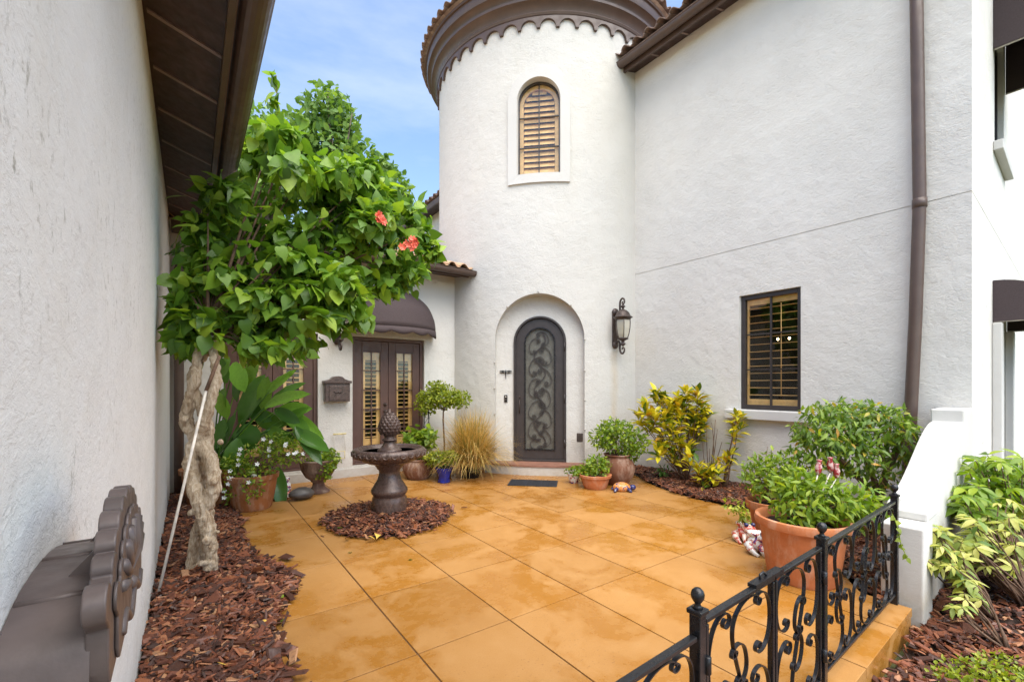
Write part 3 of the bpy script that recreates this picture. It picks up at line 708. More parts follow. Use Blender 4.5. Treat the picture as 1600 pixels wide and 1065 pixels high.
# --- tall right wing
XR, YC = 6.5, .977
poly = [(XR, YC), (14, YC+.32), (14, 7.2), (XR, 7.2)]
rw = MB().prism(poly, -.18, 7.20).build('wall', WALL, house); rw['label'] = 'tall right wall with a scored joint line'
WY0, WY1, WZ0, WZ1 = 2.56, 3.37, 1.155, 2.80
SF = frame((XR, YC, 0), -PI/2+.0427)                    # side face: local x runs away from the corner
cut(rw, [MB().box(XR-.1, XR+1.15, WY0, WY1, WZ0, WZ1), MB().box(XR-.05, XR+.012, YC-.1, 6, 3.486, 3.496), MB().box(-.1, 7, -.05, .012, 3.486, 3.496, SF),
         MB().box(1.9, 3.0, -.1, .35, 4.6, 6.3, SF), MB().box(1.9, 3.1, -.1, .35, .1, 2.5, SF)])
RF = frame((XR, (WY0+WY1)/2, 0), PI); ww = WY1-WY0
fr = MB().box(-ww/2+.002, -ww/2+.06, .05, .12, WZ0+.002, WZ1-.002, RF).box(ww/2-.06, ww/2-.002, .05, .12, WZ0+.002, WZ1-.002, RF).box(-ww/2+.06, ww/2-.06, .05, .12, WZ1-.065, WZ1-.002, RF).box(-ww/2+.06, ww/2-.06, .05, .12, WZ0+.002, WZ0+.07, RF)
rwn = bevel(fr.build('window', DARKF, house), .004); rwn['label'] = 'dark framed window with open tan shutters in the right wall'
liner(ww-.006, WZ0+.004, WZ1-.004, 1.1, RF, .26).build('room_shade_backing', DARK, rwn)
MB().box(-.011, .011, .068, .098, WZ0+.07, WZ1-.065, RF).build('muntin', DARKF, rwn)
for k in (1, 2):
    zz = WZ0+.07+(WZ1-WZ0-.135)*k/3; MB().box(-ww/2+.06, ww/2-.06, .070, .096, zz-.009, zz+.009, RF).build('muntin', DARKF, rwn)
for k in range(3):
    for s in (0, 1):
        za, zb = WZ0+.07+(WZ1-WZ0-.135)*k/3+.01, WZ0+.07+(WZ1-WZ0-.135)*(k+1)/3-.01
        MB().box(-ww/2+.06 if s == 0 else .012, -.012 if s == 0 else ww/2-.06, .082, .086, za, zb, RF).build('pane', GLASS, rwn)
MB().box(-ww/2+.01, -ww/2+.08, .125, .155, WZ0+.02, WZ1-.02, RF).box(ww/2-.08, ww/2-.01, .125, .155, WZ0+.02, WZ1-.02, RF).box(-ww/2+.08, ww/2-.08, .125, .155, WZ1-.14, WZ1-.02, RF).box(-ww/2+.08, ww/2-.08, .125, .155, WZ0+.02, WZ0+.15, RF).build('shutter_frame', SHUT, rwn)
SLR = slatmesh(ww-.16, .07, .009)
for k in range(13): link('slat', SLR, rwn, None, RF @ Matrix.Translation((0, .145, WZ0+.21+.1035*k)) @ Matrix.Rotation(.05, 4, 'X'))
MB().tube([RF @ Vector((.12, .106, WZ0+.2)), RF @ Vector((.12, .106, WZ1-.16))], .006, 6).build('tilt_rod', SHUT, rwn)
sl_ = bevel(MB().box(-.58, .56, -.10, .02, WZ0-.135, WZ0-.002, RF).build('sill', TRIM, house), .012, 3)
# eave of the right wing
ez = 7.02
MB().box(6.20, 6.235, .4, 5.42, ez-.02, ez+.14).build('fascia', BROWN, house)
sf2 = MB().prism([(6.235, ez+.02), (6.52, ez+.10), (6.52, ez+.14), (6.235, ez+.05)], -.4, -5.42, XZ).build('soffit', SOFF, house)
bt2 = MB().prism([(6.237, ez+.012), (6.498, ez+.085), (6.498, ez+.10), (6.237, ez+.03)], -.014, .014, XZ).mesh('batten', SOFFB)
for k in range(9): link('batten', bt2, sf2, None, Matrix.Translation((0, .75+.57*k, 0)))
g2 = gutter(5.0, Matrix.Translation((6.20, .4, ez+.10)) @ Matrix.Diagonal((-1, 1, 1, 1)))
rr_ = MB().prism([(6.10, ez+.16), (10, ez+1.5), (10, ez+1.54), (6.10, ez+.19)], -.2, -5.6, XZ).build('roof', ROOFD, house); rr_['label'] = 'tile edge of the tall right wing roof'
for k in range(22):
    for q in range(2):
        link('tile', TILED, rr_, None, Matrix.Translation((6.03+.35*q, .35+.235*k, ez+.225+.12*q)) @ Matrix.Rotation(-PI/2, 4, 'Z') @ Matrix.Rotation(.33, 4, 'X'))
# downspouts
def downspout(pts, r, bands, label):
    o = MB().tube(pts, r, 20).build('downspout', BROWN, house); o['label'] = label
    for p in bands: MB().lathe([(r+.002, -.05), (r+.006, -.048), (r+.006, .048), (r+.002, .05)], 20, Matrix.Translation(p)).build('collar', BROWN, o)
    return o
downspout([(6.42, 1.405, 7.05), (6.42, 1.385, 5.2), (6.42, 1.365, 3.5), (6.42, 1.40, 2.2), (6.42, 1.45, .9), (6.42, 1.47, .0)], .058, [(6.42, 1.365, 3.47)], 'tall brown downspout on the right wall')
downspout([(.28, 6.95, EZ+.05), (.27, 7.0, EZ-.05), (.2, 7.15, EZ-.16), (.0, 7.36, EZ-.22), (-.09, 7.43, EZ-.28), (-.12, 7.45, EZ-.4), (-.12, 7.45, 1.2), (-.12, 7.45, .05)], .055, [(-.12, 7.45, 1.9)], 'brown downspout in the left inner corner')
# far upper wing seen left of the tower
MB().box(5.30, 8, 9.2, 15, 3.2, 6.25).build('wall', WALL, house)
fr2 = MB().prism([(4.92, 6.06), (8, 7.1), (8, 7.14), (4.92, 6.10)], -9.0, -15, XZ).build('roof', ROOFD, house)
MB().box(4.90, 4.94, 9.0, 15, 5.96, 6.09).build('fascia', BROWN, house)
MB().prism([(4.94, 6.0), (5.31, 6.06), (5.31, 6.09), (4.94, 6.03)], -9.0, -15, XZ).build('soffit', SOFF, house)
for k in range(26): link('tile', TILED, fr2, None, Matrix.Translation((4.86, 9.05+.235*k, 6.14)) @ Matrix.Rotation(-PI/2, 4, 'Z') @ Matrix.Rotation(.33, 4, 'X'))
# side face of the right wing: windows, awnings, pilasters
def shed_awning(F, x0, x1, z0, h, out, label):
    b = MB(); n = 10; pr = [(-out*sin(PI/2*i/n), z0+h*cos(PI/2*i/n)) for i in range(n+1)]+[(-out-.005, z0-.12)]
    v = []; f = []
    for x in (x0, x1): v += [(x, y-.004, z) for y, z in pr]
    m = len(pr)
    for i in range(m-1): f.append((i, i+1, m+i+1, m+i))
    v += [(x0, -.004, z0), (x1, -.004, z0)]; f += [tuple([2*m]+list(range(0, n+1))), tuple([2*m+1]+list(range(m+n, m-1, -1)))]
    o = b.add(v, f, False, F).build('awning', PLUM, house); o['label'] = label
    md = o.modifiers.new('t', 'SOLIDIFY'); md.thickness = .008
    MB().tube([F @ Vector(p) for p in ((x0+.02, -.01, z0), (x0+.02, -out+.01, z0), (x1-.02, -out+.01, z0), (x1-.02, -.01, z0))], .012, 6).build('awning_frame', POLE, o)
shed_awning(SF, 1.75, 3.2, 5.75, .95, .62, 'plum awning over the upper side window')
shed_awning(SF, 1.70, 3.4, 2.30, .52, .60, 'plum awning over the lower side door')
for z0, z1, x1 in ((4.6, 6.3, 3.0), (.1, 2.5, 3.1)):
    wf = MB().box(1.902, 1.96, .06, .16, z0+.002, z1-.002, SF).box(x1-.06, x1-.002, .06, .16, z0+.002, z1-.002, SF).box(1.96, x1-.06, .06, .16, z1-.06, z1-.002, SF).box(1.96, x1-.06, .06, .16, z0+.002, z0+.06, SF).build('window', DARKF, house)
    MB().box(1.96, x1-.06, .10, .106, z0+.06, z1-.06, SF).build('pane', GLASS, wf); MB().box(1.905, x1-.005, .335, .345, z0+.005, z1-.005, SF).build('room_shade_backing', DARK, wf)
bevel(MB().box(1.75, 3.15, -.09, -.002, 4.47, 4.59, SF).build('sill', TRIM, house), .01)
for xx in (1.62, 3.14): bevel(MB().box(xx, xx+.20, -.09, -.002, -.15, 2.28, SF).build('pilaster', TRIM, house), .012)

# ------------------------------------------------------------------ curved garden wall at the right
gwt = thing('garden_wall', 'low white scroll-topped garden wall stepping down from the right house corner to the fence', 'wall', (4.0, .86, 0), .0427)
pr = [(.30, -.16), (2.5, -.16), (2.5, 1.27), (1.93, 1.27), (1.93, 1.145)]
pr += [(1.93-.04-t*1.50, 1.145-.50*(t*t*(3-2*t)*.75+t*.25)) for t in ls(0, 1, 14)]+[(.30, .60)]
bevel(MB().prism(pr, 0, -.235, XZ).build('curved_wall', TRIM, gwt), .014, 3, 50)
bevel(MB().prism([(.0, -.16), (.298, -.16), (.298, .53), (.0, .53)], .03, -.20, XZ).build('pier', TRIM, gwt), .012, 3)
bevel(MB().prism([(.24, .531), (.62, .531), (.62, .59), (.24, .59)], .012, -.245, XZ).build('pier_cap', TRIM, gwt), .01, 2)

# ------------------------------------------------------------------ iron fence and gate
def ironpost(parent, x, h=.735):
    p = bevel(MB().box(x-.020, x+.020, -.020, .020, 0, h).build('post', BLACK, parent), .003)
    bevel(MB().box(x-.027, x+.027, -.027, .027, h+.001, h+.018).build('post_cap', BLACK, p), .004)
    MB().lathe([(.018, 0), (.012, .008), (.009, .016), (.014, .022), (.021, .034), (.0225, .046), (.019, .058), (.010, .067), (0, .069)], 20, Matrix.Translation((x, 0, h+.018))).build('ball_finial', BLACK, p)
    return p
def bay(parent, x0, x1, z0, z1, flip=1):
    w, h = x1-x0, z1-z0; cx = (x0+x1)/2; cz = (z0+z1)/2; I = Matrix()
    def ps(kind, dx, dz, sw, sh, rot, fx=1, k=24, p=2.4, n=64): put_scroll(parent, I, kind, cx+flip*dx*w, cz+dz*h, sw*w, sh*h, rot*flip, fx*flip, BLACK, .015, .005, 0, k, p)
    ps('S', 0, 0, .56, .99, 0, 1, 15, 3.4)
    ps('C', -.33, .24, .30, .50, 0, -1); ps('C', .33, -.24, .30, .50, 0, 1)
    ps('C', -.02, .13, .20, .26, .3, 1, 22, 2.0); ps('C', .02, -.13, .20, .26, .3, -1, 22, 2.0)
    ps('C', .36, .29, .26, .38, 0, 1); ps('C', -.36, -.29, .26, .38, 0, -1)
def rails(parent, x0, x1, zb, zt, tw_=.017):
    bevel(MB().box(x0, x1, -.013, .013, zt-tw_, zt).build('top_rail', BLACK, parent), .003)
    bevel(MB().box(x0, x1, -.011, .011, zb, zb+.018).build('bottom_rail', BLACK, parent), .003)
FY = .859; FA = math.atan(.0427)
fp = thing('iron_fence', 'black wrought iron fence panel with scrolls left of the gate at the bottom edge', 'fence', (1.386, FY, 0), FA, 'black iron fence panels')
ironpost(fp, 0); rails(fp, -1.10, -.024, .05, .67)
bay(fp, -.50, -.03, .07, .645, 1); bay(fp, -.98, -.51, .07, .645, -1); ironpost(fp, -1.12)
gt = thing('iron_gate', 'black wrought iron double gate with scrollwork and latch between two ball-topped posts', 'gate', (1.386, FY, 0), FA)
for a, b_ in ((.036, .585), (.597, 1.128)):
    rails(gt, a, b_, .045, .71)
    for xx in (a, b_-.018): bevel(MB().box(xx, xx+.018, -.012, .012, .0635, .6875).build('stile', BLACK, gt), .003)
bay(gt, .056, .565, .066, .686, 1); bay(gt, .617, 1.108, .066, .686, -1)
MB().box(.40, .66, -.017, .017, .7105, .724).tube([(.47, 0, .725), (.47, 0, .742), (.50, 0, .745), (.53, 0, .726)], .005, 6).build('latch', BLACK, gt)
for zz in (.18, .56):
    for xx in (.028, 1.134): MB().lathe([(.009, -.03), (.012, -.028), (.012, .028), (.009, .03)], 12, Matrix.Translation((xx, -.02, zz))).build('hinge', BLACK, gt)
fr_ = thing('iron_fence', 'black wrought iron fence panel with scrolls between the gate and the white garden wall', 'fence', (1.386, FY, 0), FA, 'black iron fence panels')
ironpost(fr_, 1.162); ironpost(fr_, 2.555); rails(fr_, 1.186, 2.531, .06, .71)
for k in range(3): bay(fr_, 1.19+.446*k, 1.19+.446*(k+1)-.004, .079, .687, 1 if k % 2 == 0 else -1)

# ------------------------------------------------------------------ hose holder on left wall
hh = thing('hose_holder', 'dark bronze scallop-shell hose holder mounted on the left wall in the foreground', 'hose holder', (-.22, 1.15, 1.115))
sad = []
for i in range(15):
    t = PI*i/14; sad.append((-.26*cos(t), -.06+.13*sin(t)**.6 if 0 < i < 14 else -.09))
pr = sad+[(.245*cos(PI*i/14), -.075+.125*sin(PI*i/14)**.6 if 0 < i < 14 else -.09) for i in range(15)]
YZX = Matrix(((0,0,1,0),(1,0,0,0),(0,1,0,0),(0,0,0,1)))
MB().prism(pr, 0.002, .100, YZX, True).build('saddle', HOSE, hh).modifiers.new('e', 'EDGE_SPLIT').split_angle = R(40)
bevel(MB().box(.0015, .010, -.20, .20, -.10, .02).build('back_plate', HOSE, hh), .005)
for yy in (-.16, 0, .16):
    z = -.062+.13*(1-(yy/.26)**2)**.3; MB().tube([(.004, yy, z), (.095, yy, z)], .006, 8).build('ridge', HOSE, hh)
def shell(scale=1.0, n=9):
    pts = [(.235, -.07), (.255, -.04), (.25, .02)]+[(.255+.030*cos(a), .062+.030*sin(a)) for a in ls(R(-70), R(150), 9)]
    for k in range(n):
        a0 = R(24)+R(132)*k/n; a1 = R(24)+R(132)*(k+1)/n
        for i in range(7):
            t = i/6.5; a = a0+(a1-a0)*t; q = .016*sin(PI*min(1, t))**.6
            pts.append(((.225+q)*cos(a), (.150+q)*sin(a)+.02))
    pts += [(-.255-.030*cos(a), .062+.030*sin(a)) for a in ls(R(150), R(-70), 9)]+[(-.25, .02), (-.255, -.04), (-.235, -.07), (-.12, -.06), (0, -.055), (.12, -.06)]
    return [(x*scale, z*scale) for x, z in pts]
pl = soft(bevel(MB().prism(shell(), .094, .122, YZX).build('shell_plate', HOSE, hh), .006, 4, 50))
soft(bevel(MB().prism(shell(.80), .1225, .128, YZX).build('shell_face', HOSE, hh), .005, 3, 50))
for k in range(9):
    a = R(14)+R(152)*k/8
    MB().tube([(.124, .02*cos(a), .01+.02*sin(a)), (.130, .10*cos(a), .02+.05*sin(a)), (.126, .165*cos(a), .025+.10*sin(a))], [.004, .007, .011], 8).build('flute', HOSE, hh)
MB().ball((.124, 0, .0), .014, 14, 8).tube([(.126, -.16+.32*i/16, -.03+.02*sin(i*PI/4)) for i in range(17)], .008, 8).build('rosette', HOSE, hh)
for yy in (-.10, .12): MB().add([(.093, yy, .055), (.05, yy, .060), (.093, yy, .11), (.093, yy+.008, .055), (.05, yy+.008, .060), (.093, yy+.008, .11)], [(0,1,2),(5,4,3),(0,3,4,1),(1,4,5,2),(2,5,3,0)]).build('brace', HOSE, hh)

# ------------------------------------------------------------------ fountain
ft = thing('fountain', 'bronze-coloured pedestal fountain with a pineapple finial in the mulch ring', 'fountain', (FC[0], FC[1], .085))
def relief(r, z, a): return (r*(1+(.035*sin(5*a+z*30)*sin(z*26)+.02*sin(13*a-z*50) if .01 < z < .165 else 0)), z)
MB().lathe([(.185, -.03), (.195, .0), (.19, .05), (.192, .10), (.186, .15), (.175, .175), (.178, .19), (.196, .21), (.202, .235), (.196, .26), (.182, .275), (.178, .285), (.160, .315), (.132, .36), (.116, .41), (.112, .445), (.120, .47), (.140, .485), (.142, .50), (.155, .51), (.157, .53), (.175, .54)], 64, None, True, relief).build('pedestal', BRONZE, ft)
MB().lathe([(.10, .535), (.18, .541), (.24, .552), (.290, .575), (.318, .605), (.322, .625), (.312, .632), (.325, .640), (.345, .665), (.35, .67), (.33, .675), (.30, .665), (.2, .640), (.0, .632)], 64).build('basin', BRONZE, ft)
rimb = MB().lathe([(.325, .630), (.350, .622), (.384, .640), (.398, .672), (.390, .702), (.366, .717), (.342, .713), (.328, .695), (.315, .66)], 144, None, True,
    lambda r, z, a: (r+(.012*abs(sin(14*a))**.6 if r > .36 and z < .70 else 0), z-(.018*abs(sin(14*a))**.8 if r > .345 and z < .66 else 0))).build('rim', BRONZE, ft)
em = MB().tube([(.033*cos(t), 0, .036*sin(t)) for t in ls(R(170), R(370), 12)], .0075, 6).mesh('rim_egg', BRONZE)
for k in range(28): link('rim_egg', em, rimb, None, Matrix.Rotation(2*PI*k/28, 4, 'Z') @ Matrix.Translation((.404, 0, .678)) @ Matrix.Rotation(PI/2, 4, 'Z'))
MB().lathe([(.318, .672), (0, .672)], 48).build('water', WATER, ft)
fin = MB().lathe([(.13, .660), (.135, .690), (.125, .70), (.10, .715), (.075, .745), (.062, .775), (.066, .79), (.082, .797), (.083, .81), (.060, .818), (.054, .835), (.062, .85), (.085, .865), (.105, .895), (.112, .935), (.108, .98), (.092, 1.03), (.066, 1.075), (.035, 1.105), (.015, 1.115), (.014, 1.15), (0, 1.152)], 40).build('pineapple_finial', BRONZE, ft)
ov = [(0,0,.012),(.5,.5,.0),(0,1.05,.22),(-.5,.5,.0),(0,.5,.30)]; of = [(0,1,4),(1,2,4),(2,3,4),(3,0,4)]
scm = MB().add(ov, of).mesh('scale', BRONZE)
prof = [(.868,.086),(.895,.106),(.925,.112),(.958,.112),(.99,.106),(1.02,.097),(1.05,.083),(1.075,.066),(1.095,.046)]
for j, (z, r) in enumerate(prof):
    nn = 14 if r > .07 else 9
    for k in range(nn):
        a = 2*PI*(k+.5*(j % 2))/nn; z2, r2 = prof[min(j+1, 8)]; tilt = math.atan2(r-r2, .033)
        o = Vector((cos(a), sin(a), 0)); d = (UP*cos(tilt)-o*sin(tilt)); nrm = o*cos(tilt)+UP*sin(tilt)
        s_ = 2*PI*r/nn*1.05
        link('scale', scm, fin, None, basis(o*r+UP*(z-.01), d, nrm, s_))

# ------------------------------------------------------------------ wall lanterns
def lantern(F, label):
    t = thing('wall_lantern', label, 'lantern', group='bronze wall lanterns'); t.matrix_basis = F
    I = None
    bevel(MB().box(-.055, .055, -.03, -.002, -.30, .26).build('back_plate', IRONP, t), .015, 3)
    MB().ball((0, -.03, .27), .068, 14, 8, None, (1, .6, 1)).ball((0, -.03, -.30), .062, 14, 8, None, (1, .6, 1.1)).build('rosette', IRONP, t)
    up = [(0, -.05, .20), (0, -.12, .18), (0, -.165, .22), (0, -.155, .34), (0, -.165, .43), (0, -.21, .475), (0, -.265, .455), (0, -.275, .405), (0, -.24, .375), (0, -.215, .40), (0, -.235, .42)]
    lo = [(0, -.05, -.28), (0, -.11, -.24), (0, -.15, -.28), (0, -.155, -.38), (0, -.185, -.445), (0, -.24, -.455), (0, -.275, -.41), (0, -.26, -.365), (0, -.225, -.36), (0, -.215, -.395)]
    def smooth(p, n=5):
        p = [Vector(q) for q in p]; r = []
        for i in range(len(p)-1):
            a, b, c, d = p[max(i-1, 0)], p[i], p[i+1], p[min(i+2, len(p)-1)]
            for k in range(n):
                s = k/n; r.append(.5*((2*b)+(c-a)*s+(2*a-5*b+4*c-d)*s*s+(3*b-a-3*c+d)*s*s*s))
        return r+[p[-1]]
    for q in (up, lo):
        s = smooth(q); MB().tube(s, [.021-.010*i/len(s) for i in range(len(s))], 10).build('scroll_arm', IRONP, t)
    C = Matrix.Translation((0, -.235, 0))
    MB().lathe([(.02, .375), (.022, .36), (.045, .335), (.022, .315), (.016, .30), (.028, .285), (.07, .265), (.105, .23), (.125, .18), (.140, .165), (.160, .158), (.162, .145), (.135, .140), (.128, .11), (.118, .105)], 24, C).build('cap', IRONP, t)
    MB().lathe([(.122, .106), (.126, .06), (.122, -.03), (.105, -.13), (.080, -.20)], 6, C, False).build('glass_shade', LGLASS, t)
    MB().lathe([(.088, -.195), (.090, -.215), (.062, -.23), (.03, -.245), (.025, -.275), (.05, -.29), (.03, -.32), (0, -.34)], 20, C).build('lower_cup', IRONP, t)
    for k in range(6):
        a = PI/3*k
        MB().tube([C @ Vector((r*1.03*cos(a), r*1.03*sin(a), z)) for r, z in ((.122, .106), (.126, .06), (.122, -.03), (.105, -.13), (.082, -.20))], .0065, 6).build('bar', IRONP, t)
    for dx in (-.03, .03): MB().lathe([(.011, -.19), (.011, -.08), (.016, -.07), (.012, -.03), (0, -.0)], 10, C @ Matrix.Translation((dx, 0, 0))).build('candle', PALEY, t)
    return t
la = R(258.8)
lantern(frame((TCX+TR*cos(la), TCY+TR*sin(la), 2.50), la), 'bronze wall lantern with scroll arms to the right of the arched door')
lantern(frame((1.93, YF, 2.52), -PI/2), 'bronze wall lantern above the mailbox, mostly hidden by leaves')

# ------------------------------------------------------------------ small things on the walls
F = frame((1.915, YF, 0), -PI/2)
mbx = thing('mailbox', 'dark bronze wall mailbox with arched lid between the French doors', 'mailbox'); mbx.matrix_basis = F @ Matrix.Translation((0, 0, 1.30))
bevel(MB().box(-.19, .19, -.125, -.002, -.06, .235).build('box', BRONZE, mbx), .008)
n=12; lid = [(-.215, .235)]+[(-.215+.43*i/n, .275+(.055*(sin(PI*i/n)**2)+.02*(1 if 4 <= i <= 8 else 0))) for i in range(n+1)]+[(.215, .235)]
bevel(MB().prism(lid, .002, .150, XZ).build('lid', BRONZE, mbx), .006)
bevel(MB().box(-.135, .135, -.137, -.1255, -.03, .20).build('front_panel', BRONZE, mbx), .004)
MB().tube([(-.07, -.142, .11), (-.035, -.144, .085), (0, -.146, .10), (.035, -.144, .085), (.07, -.142, .11)], [.003, .009, .014, .009, .003], 8).build('emblem', IRONP, mbx)
ws = thing('wire_rack', 'small pale yellow wire rack hanging on the wall beside the French door', 'rack'); ws.matrix_basis = F @ Matrix.Translation((.045, -.06, .42))
MB().tube([(-.10, 0, .30), (.10, 0, .30)], .012, 8).build('top_bar', PALEY, ws)
MB().tube([(-.08, 0, -.10), (.08, 0, -.10)], .006, 8).tube([(-.08, 0, .02), (.08, 0, .02)], .006, 8).tube([(-.08, 0, -.10), (-.08, 0, .02)], .006, 8).tube([(.08, 0, -.10), (.08, 0, .02)], .006, 8).build('lower_frame', PALEY, ws)
for xx in (-.085, .085): MB().tube([(xx, 0, .30), (xx, 0, .0)], .0035, 6).build('wire', POLE, ws)
dgf = thing('dragonfly_ornament', 'small dark metal dragonfly on the wall left of the arched door', 'ornament'); dgf.matrix_basis = DF @ Matrix.Translation((-.60, -.016, 1.74))
MB().tube([(0, -.008, .03), (0, -.012, .0), (0, -.008, -.05), (0, -.004, -.13)], [.010, .014, .008, .004], 8).build('body', BLACK, dgf)
for s in (-1, 1):
    for dz in (.012, -.014): MB().prism([(0, dz), (s*.05, dz+.014), (s*.105, dz+.010), (s*.11, dz), (s*.05, dz-.010)][::s], .0, .006, XZ).build('wing', BLACK, dgf)
dbl = thing('doorbell', 'small dark rectangular doorbell beside the arched door below the dragonfly', 'doorbell'); dbl.matrix_basis = DF @ Matrix.Translation((-.60, 0, 1.27))
bevel(MB().box(-.028, .028, -.025, -.001, -.065, .065).build('case', BLACK, dbl), .006)
MB().lathe([(.016, 0), (.016, .006), (0, .007)], 16, Matrix.Translation((0, -.0255, -.025)) @ Matrix.Rotation(PI/2, 4, 'X')).build('button', IRONP, dbl)
MB().lathe([(.012, 0), (.012, .005), (0, .006)], 16, Matrix.Translation((0, -.0255, .030)) @ Matrix.Rotation(PI/2, 4, 'X')).build('camera_eye', POLE, dbl)
hk = MB().lathe([(.014, 0), (.016, .018), (.006, .022), (0, .023)], 10).mesh('light_clip', TRIM)
hooks = [(-.79, 1.0), (-.79, 1.45), (-.79, 1.9), (-.55, 2.86), (0, 3.09), (.55, 2.86), (.79, 2.28), (.79, 1.75), (.79, 1.25), (.79, .75)]
for x, z in hooks:
    a = NA+x/TR; link('light_clip', hk, house, None, Matrix.Translation((TCX+TR*cos(a), TCY+TR*sin(a), z)) @ Vector((cos(a), sin(a), 0)).to_track_quat('Z', 'Y').to_matrix().to_4x4())
jb = thing('junction_box', 'small grey weatherproof outlet box low on the tower wall behind the potted plants', 'outlet box')
a = R(229.75+13); jb.matrix_basis = frame((TCX+TR*cos(a), TCY+TR*sin(a), .62), a)
bevel(MB().box(-.05, .05, -.06, -.001, -.075, .075).build('cover', IRONP, jb), .012, 3)
ch = thing('chandelier', 'lit chandelier bulbs glowing inside the right window', 'chandelier', (XR+.75, 3.10, 2.17))
for dy in (-.09, .07):
    MB().tube([(0, 0, .1), (0, dy*.6, -.02), (0, dy, .0)], .006, 6).build('arm', IRONP, ch); MB().ball((0, dy, .035), .013, 10, 8, None, (1, 1, 1.5)).build('bulb', BULB, ch)
# doormat
dm = thing('doormat', 'dark ribbed rubber doormat in front of the tower step', 'doormat', tuple(P(833, 755, 6.86).xy)+(0,), NA+PI/2)
bevel(MB().box(-.37, .37, -.20, .20, .004, .016).build('mat', MAT, dm), .004)
bm_ = MB().box(-.35, .35, -.008, .008, .0165, .021).mesh('rib', MAT)
for k in range(11): link('rib', bm_, dm, None, Matrix.Translation((0, -.17+.034*k, 0)))

# ------------------------------------------------------------------ pots and potted plants
def pot(name, label, loc, prof, mat, soil_r, soil_z, cat='pot', n=48, fn=None, group=None):
    t = thing(name, label, cat, loc, random.uniform(0, 6), group)
    MB().lathe(prof, n, None, True, fn).build('body', mat, t).modifiers.new('e', 'EDGE_SPLIT').split_angle = R(50)
    MB().lathe([(soil_r, soil_z), (soil_r*.6, soil_z+.012), (0, soil_z+.015)], 24, None, True, lambda r, z, a: (r, z+.008*sin(5*a))).build('soil', SOIL, t)
    return t
def plant(name, label, loc, cat='plant', group=None): return thing(name, label, cat, loc, 0, group)
def flowers(parent, pts, r, mat, n=5, name='flower', cone=.35):
    v = []; f = []
    for i in range(n):
        a = 2*PI*i/n; k = len(v); 
        v += [(0, 0, 0), (.6*cos(a-.58), .6*sin(a-.58), cone*.5), (1.0*cos(a-.2), 1.0*sin(a-.2), cone), (1.0*cos(a+.2), 1.0*sin(a+.2), cone), (.6*cos(a+.58), .6*sin(a+.58), cone*.5)]
        f.append((k, k+1, k+2, k+3, k+4))
    me = MB().add(v, f, True).mesh(name, mat); inv = parent.matrix_basis.inverted()
    for p in pts:
        d = ((CAMP-p).normalized()+UP*.4+Vector(rng.normal(size=3))*.35).normalized()
        link(name, me, parent, None, inv @ Matrix.Translation(p) @ d.to_track_quat('Z', 'Y').to_matrix().to_4x4() @ Matrix.Scale(r, 4))
def stems(parent, base, tips, r=.006, mat=TWIG, name='stem', bend=.1, n=5, nn=6):
    b = MB(); L0 = Vector(parent.location)
    for t in tips:
        a = Vector(base)+Vector((random.uniform(-.03, .03), random.uniform(-.03, .03), 0)); c = (a+Vector(t))/2+Vector((random.gauss(0, bend), random.gauss(0, bend), random.uniform(0, bend)))
        pts = [(1-s)**2*a+2*s*(1-s)*c+s*s*Vector(t)-L0 for s in ls(0, 1, n)]
        b.tube(pts, [r*(1-.6*i/(n-1)) for i in range(n)], nn)
    return b.build(name, mat, parent)
# large pot inside the fence, gardenia-like plant
BP = Vector((3.88, 1.52, 0))
pot('terracotta_pot', 'largest smooth terracotta pot, standing behind the right fence panel', BP, [(.225, 0), (.238, .02), (.268, .22), (.290, .40), (.297, .41), (.322, .415), (.329, .445), (.322, .475), (.305, .48), (.287, .465), (.277, .40), (.262, .38)], TERRA, .274, .40)
pl_ = plant('gardenia_plant', 'glossy leafy plant with one white flower in the largest terracotta pot', BP+UP*.41)
c0 = BP+UP*.60+RT*.10
e = [(c0, .30, .19, .26), (c0+RT*-.14+UP*-.06, .18, .17, .2), (c0+RT*.24+UP*.0, .24, .18, .24), (c0+UP*.10+FW*.1, .24, .13, .22), (c0+RT*.40+UP*-.10, .18, .14, .2)]
stems(pl_, BP+UP*.41, [Vector(q[0]) for q in e for _ in range(3)], .007, TWIG, bend=.05)
foliage(pl_, leaf_lance(.36, .3, .35), scatter(e, 1400, .072, .5, .55, .0, .65, .25), LEAFY, 280)
flowers(pl_, [c0+RT*.44-FW*.22+UP*.04], .045, WHITEP, 7)
# red striped ornament flowers
og = plant('flower_ornament', 'red and white striped flower-shaped ornament poking out of the big pot', BP+UP*.45, 'ornament')
for dx, dz in ((.10, .42), (.19, .44), (.23, .39)):
    q = RT*dx*1.1+FW*-.02; MB().tube([q*.3, q+UP*(dz-.06)], .005, 6).build('stake', POLE, og)
    MB().lathe([(.004, 0), (.022, .03), (.026, .07), (.014, .11), (.022, .125)], 6, Matrix.Translation(q+UP*(dz-.07)) @ Matrix.Rotation(random.uniform(-.3, .3), 4, 'Y')).build('petals', REDG, og)
P2 = Vector((4.72, 2.12, 0))
pot('terracotta_pot', 'smaller flared terracotta pot behind the largest one', P2, [(.15, 0), (.16, .02), (.20, .27), (.225, .275), (.235, .31), (.235, .35), (.222, .355), (.205, .34), (.195, .28)], TERRA, .20, .30)
p2 = plant('potted_shrub', 'upright light-green leafy plant in the smaller terracotta pot', P2+UP*.3)
c1 = P2+UP*.62
e = [(c1, .24, .22, .24), (c1+RT*-.14+UP*-.04, .16, .22, .16), (c1+RT*.2+UP*.05, .22, .2, .22)]
stems(p2, P2+UP*.3, [Vector(q[0])+UP*.1 for q in e for _ in range(4)], .006, TWIG, bend=.04)
foliage(p2, leaf_lance(.42, .3, .25), scatter(e, 800, .065, .4, .6, -.25, .55, .2), LEAFY, 120)
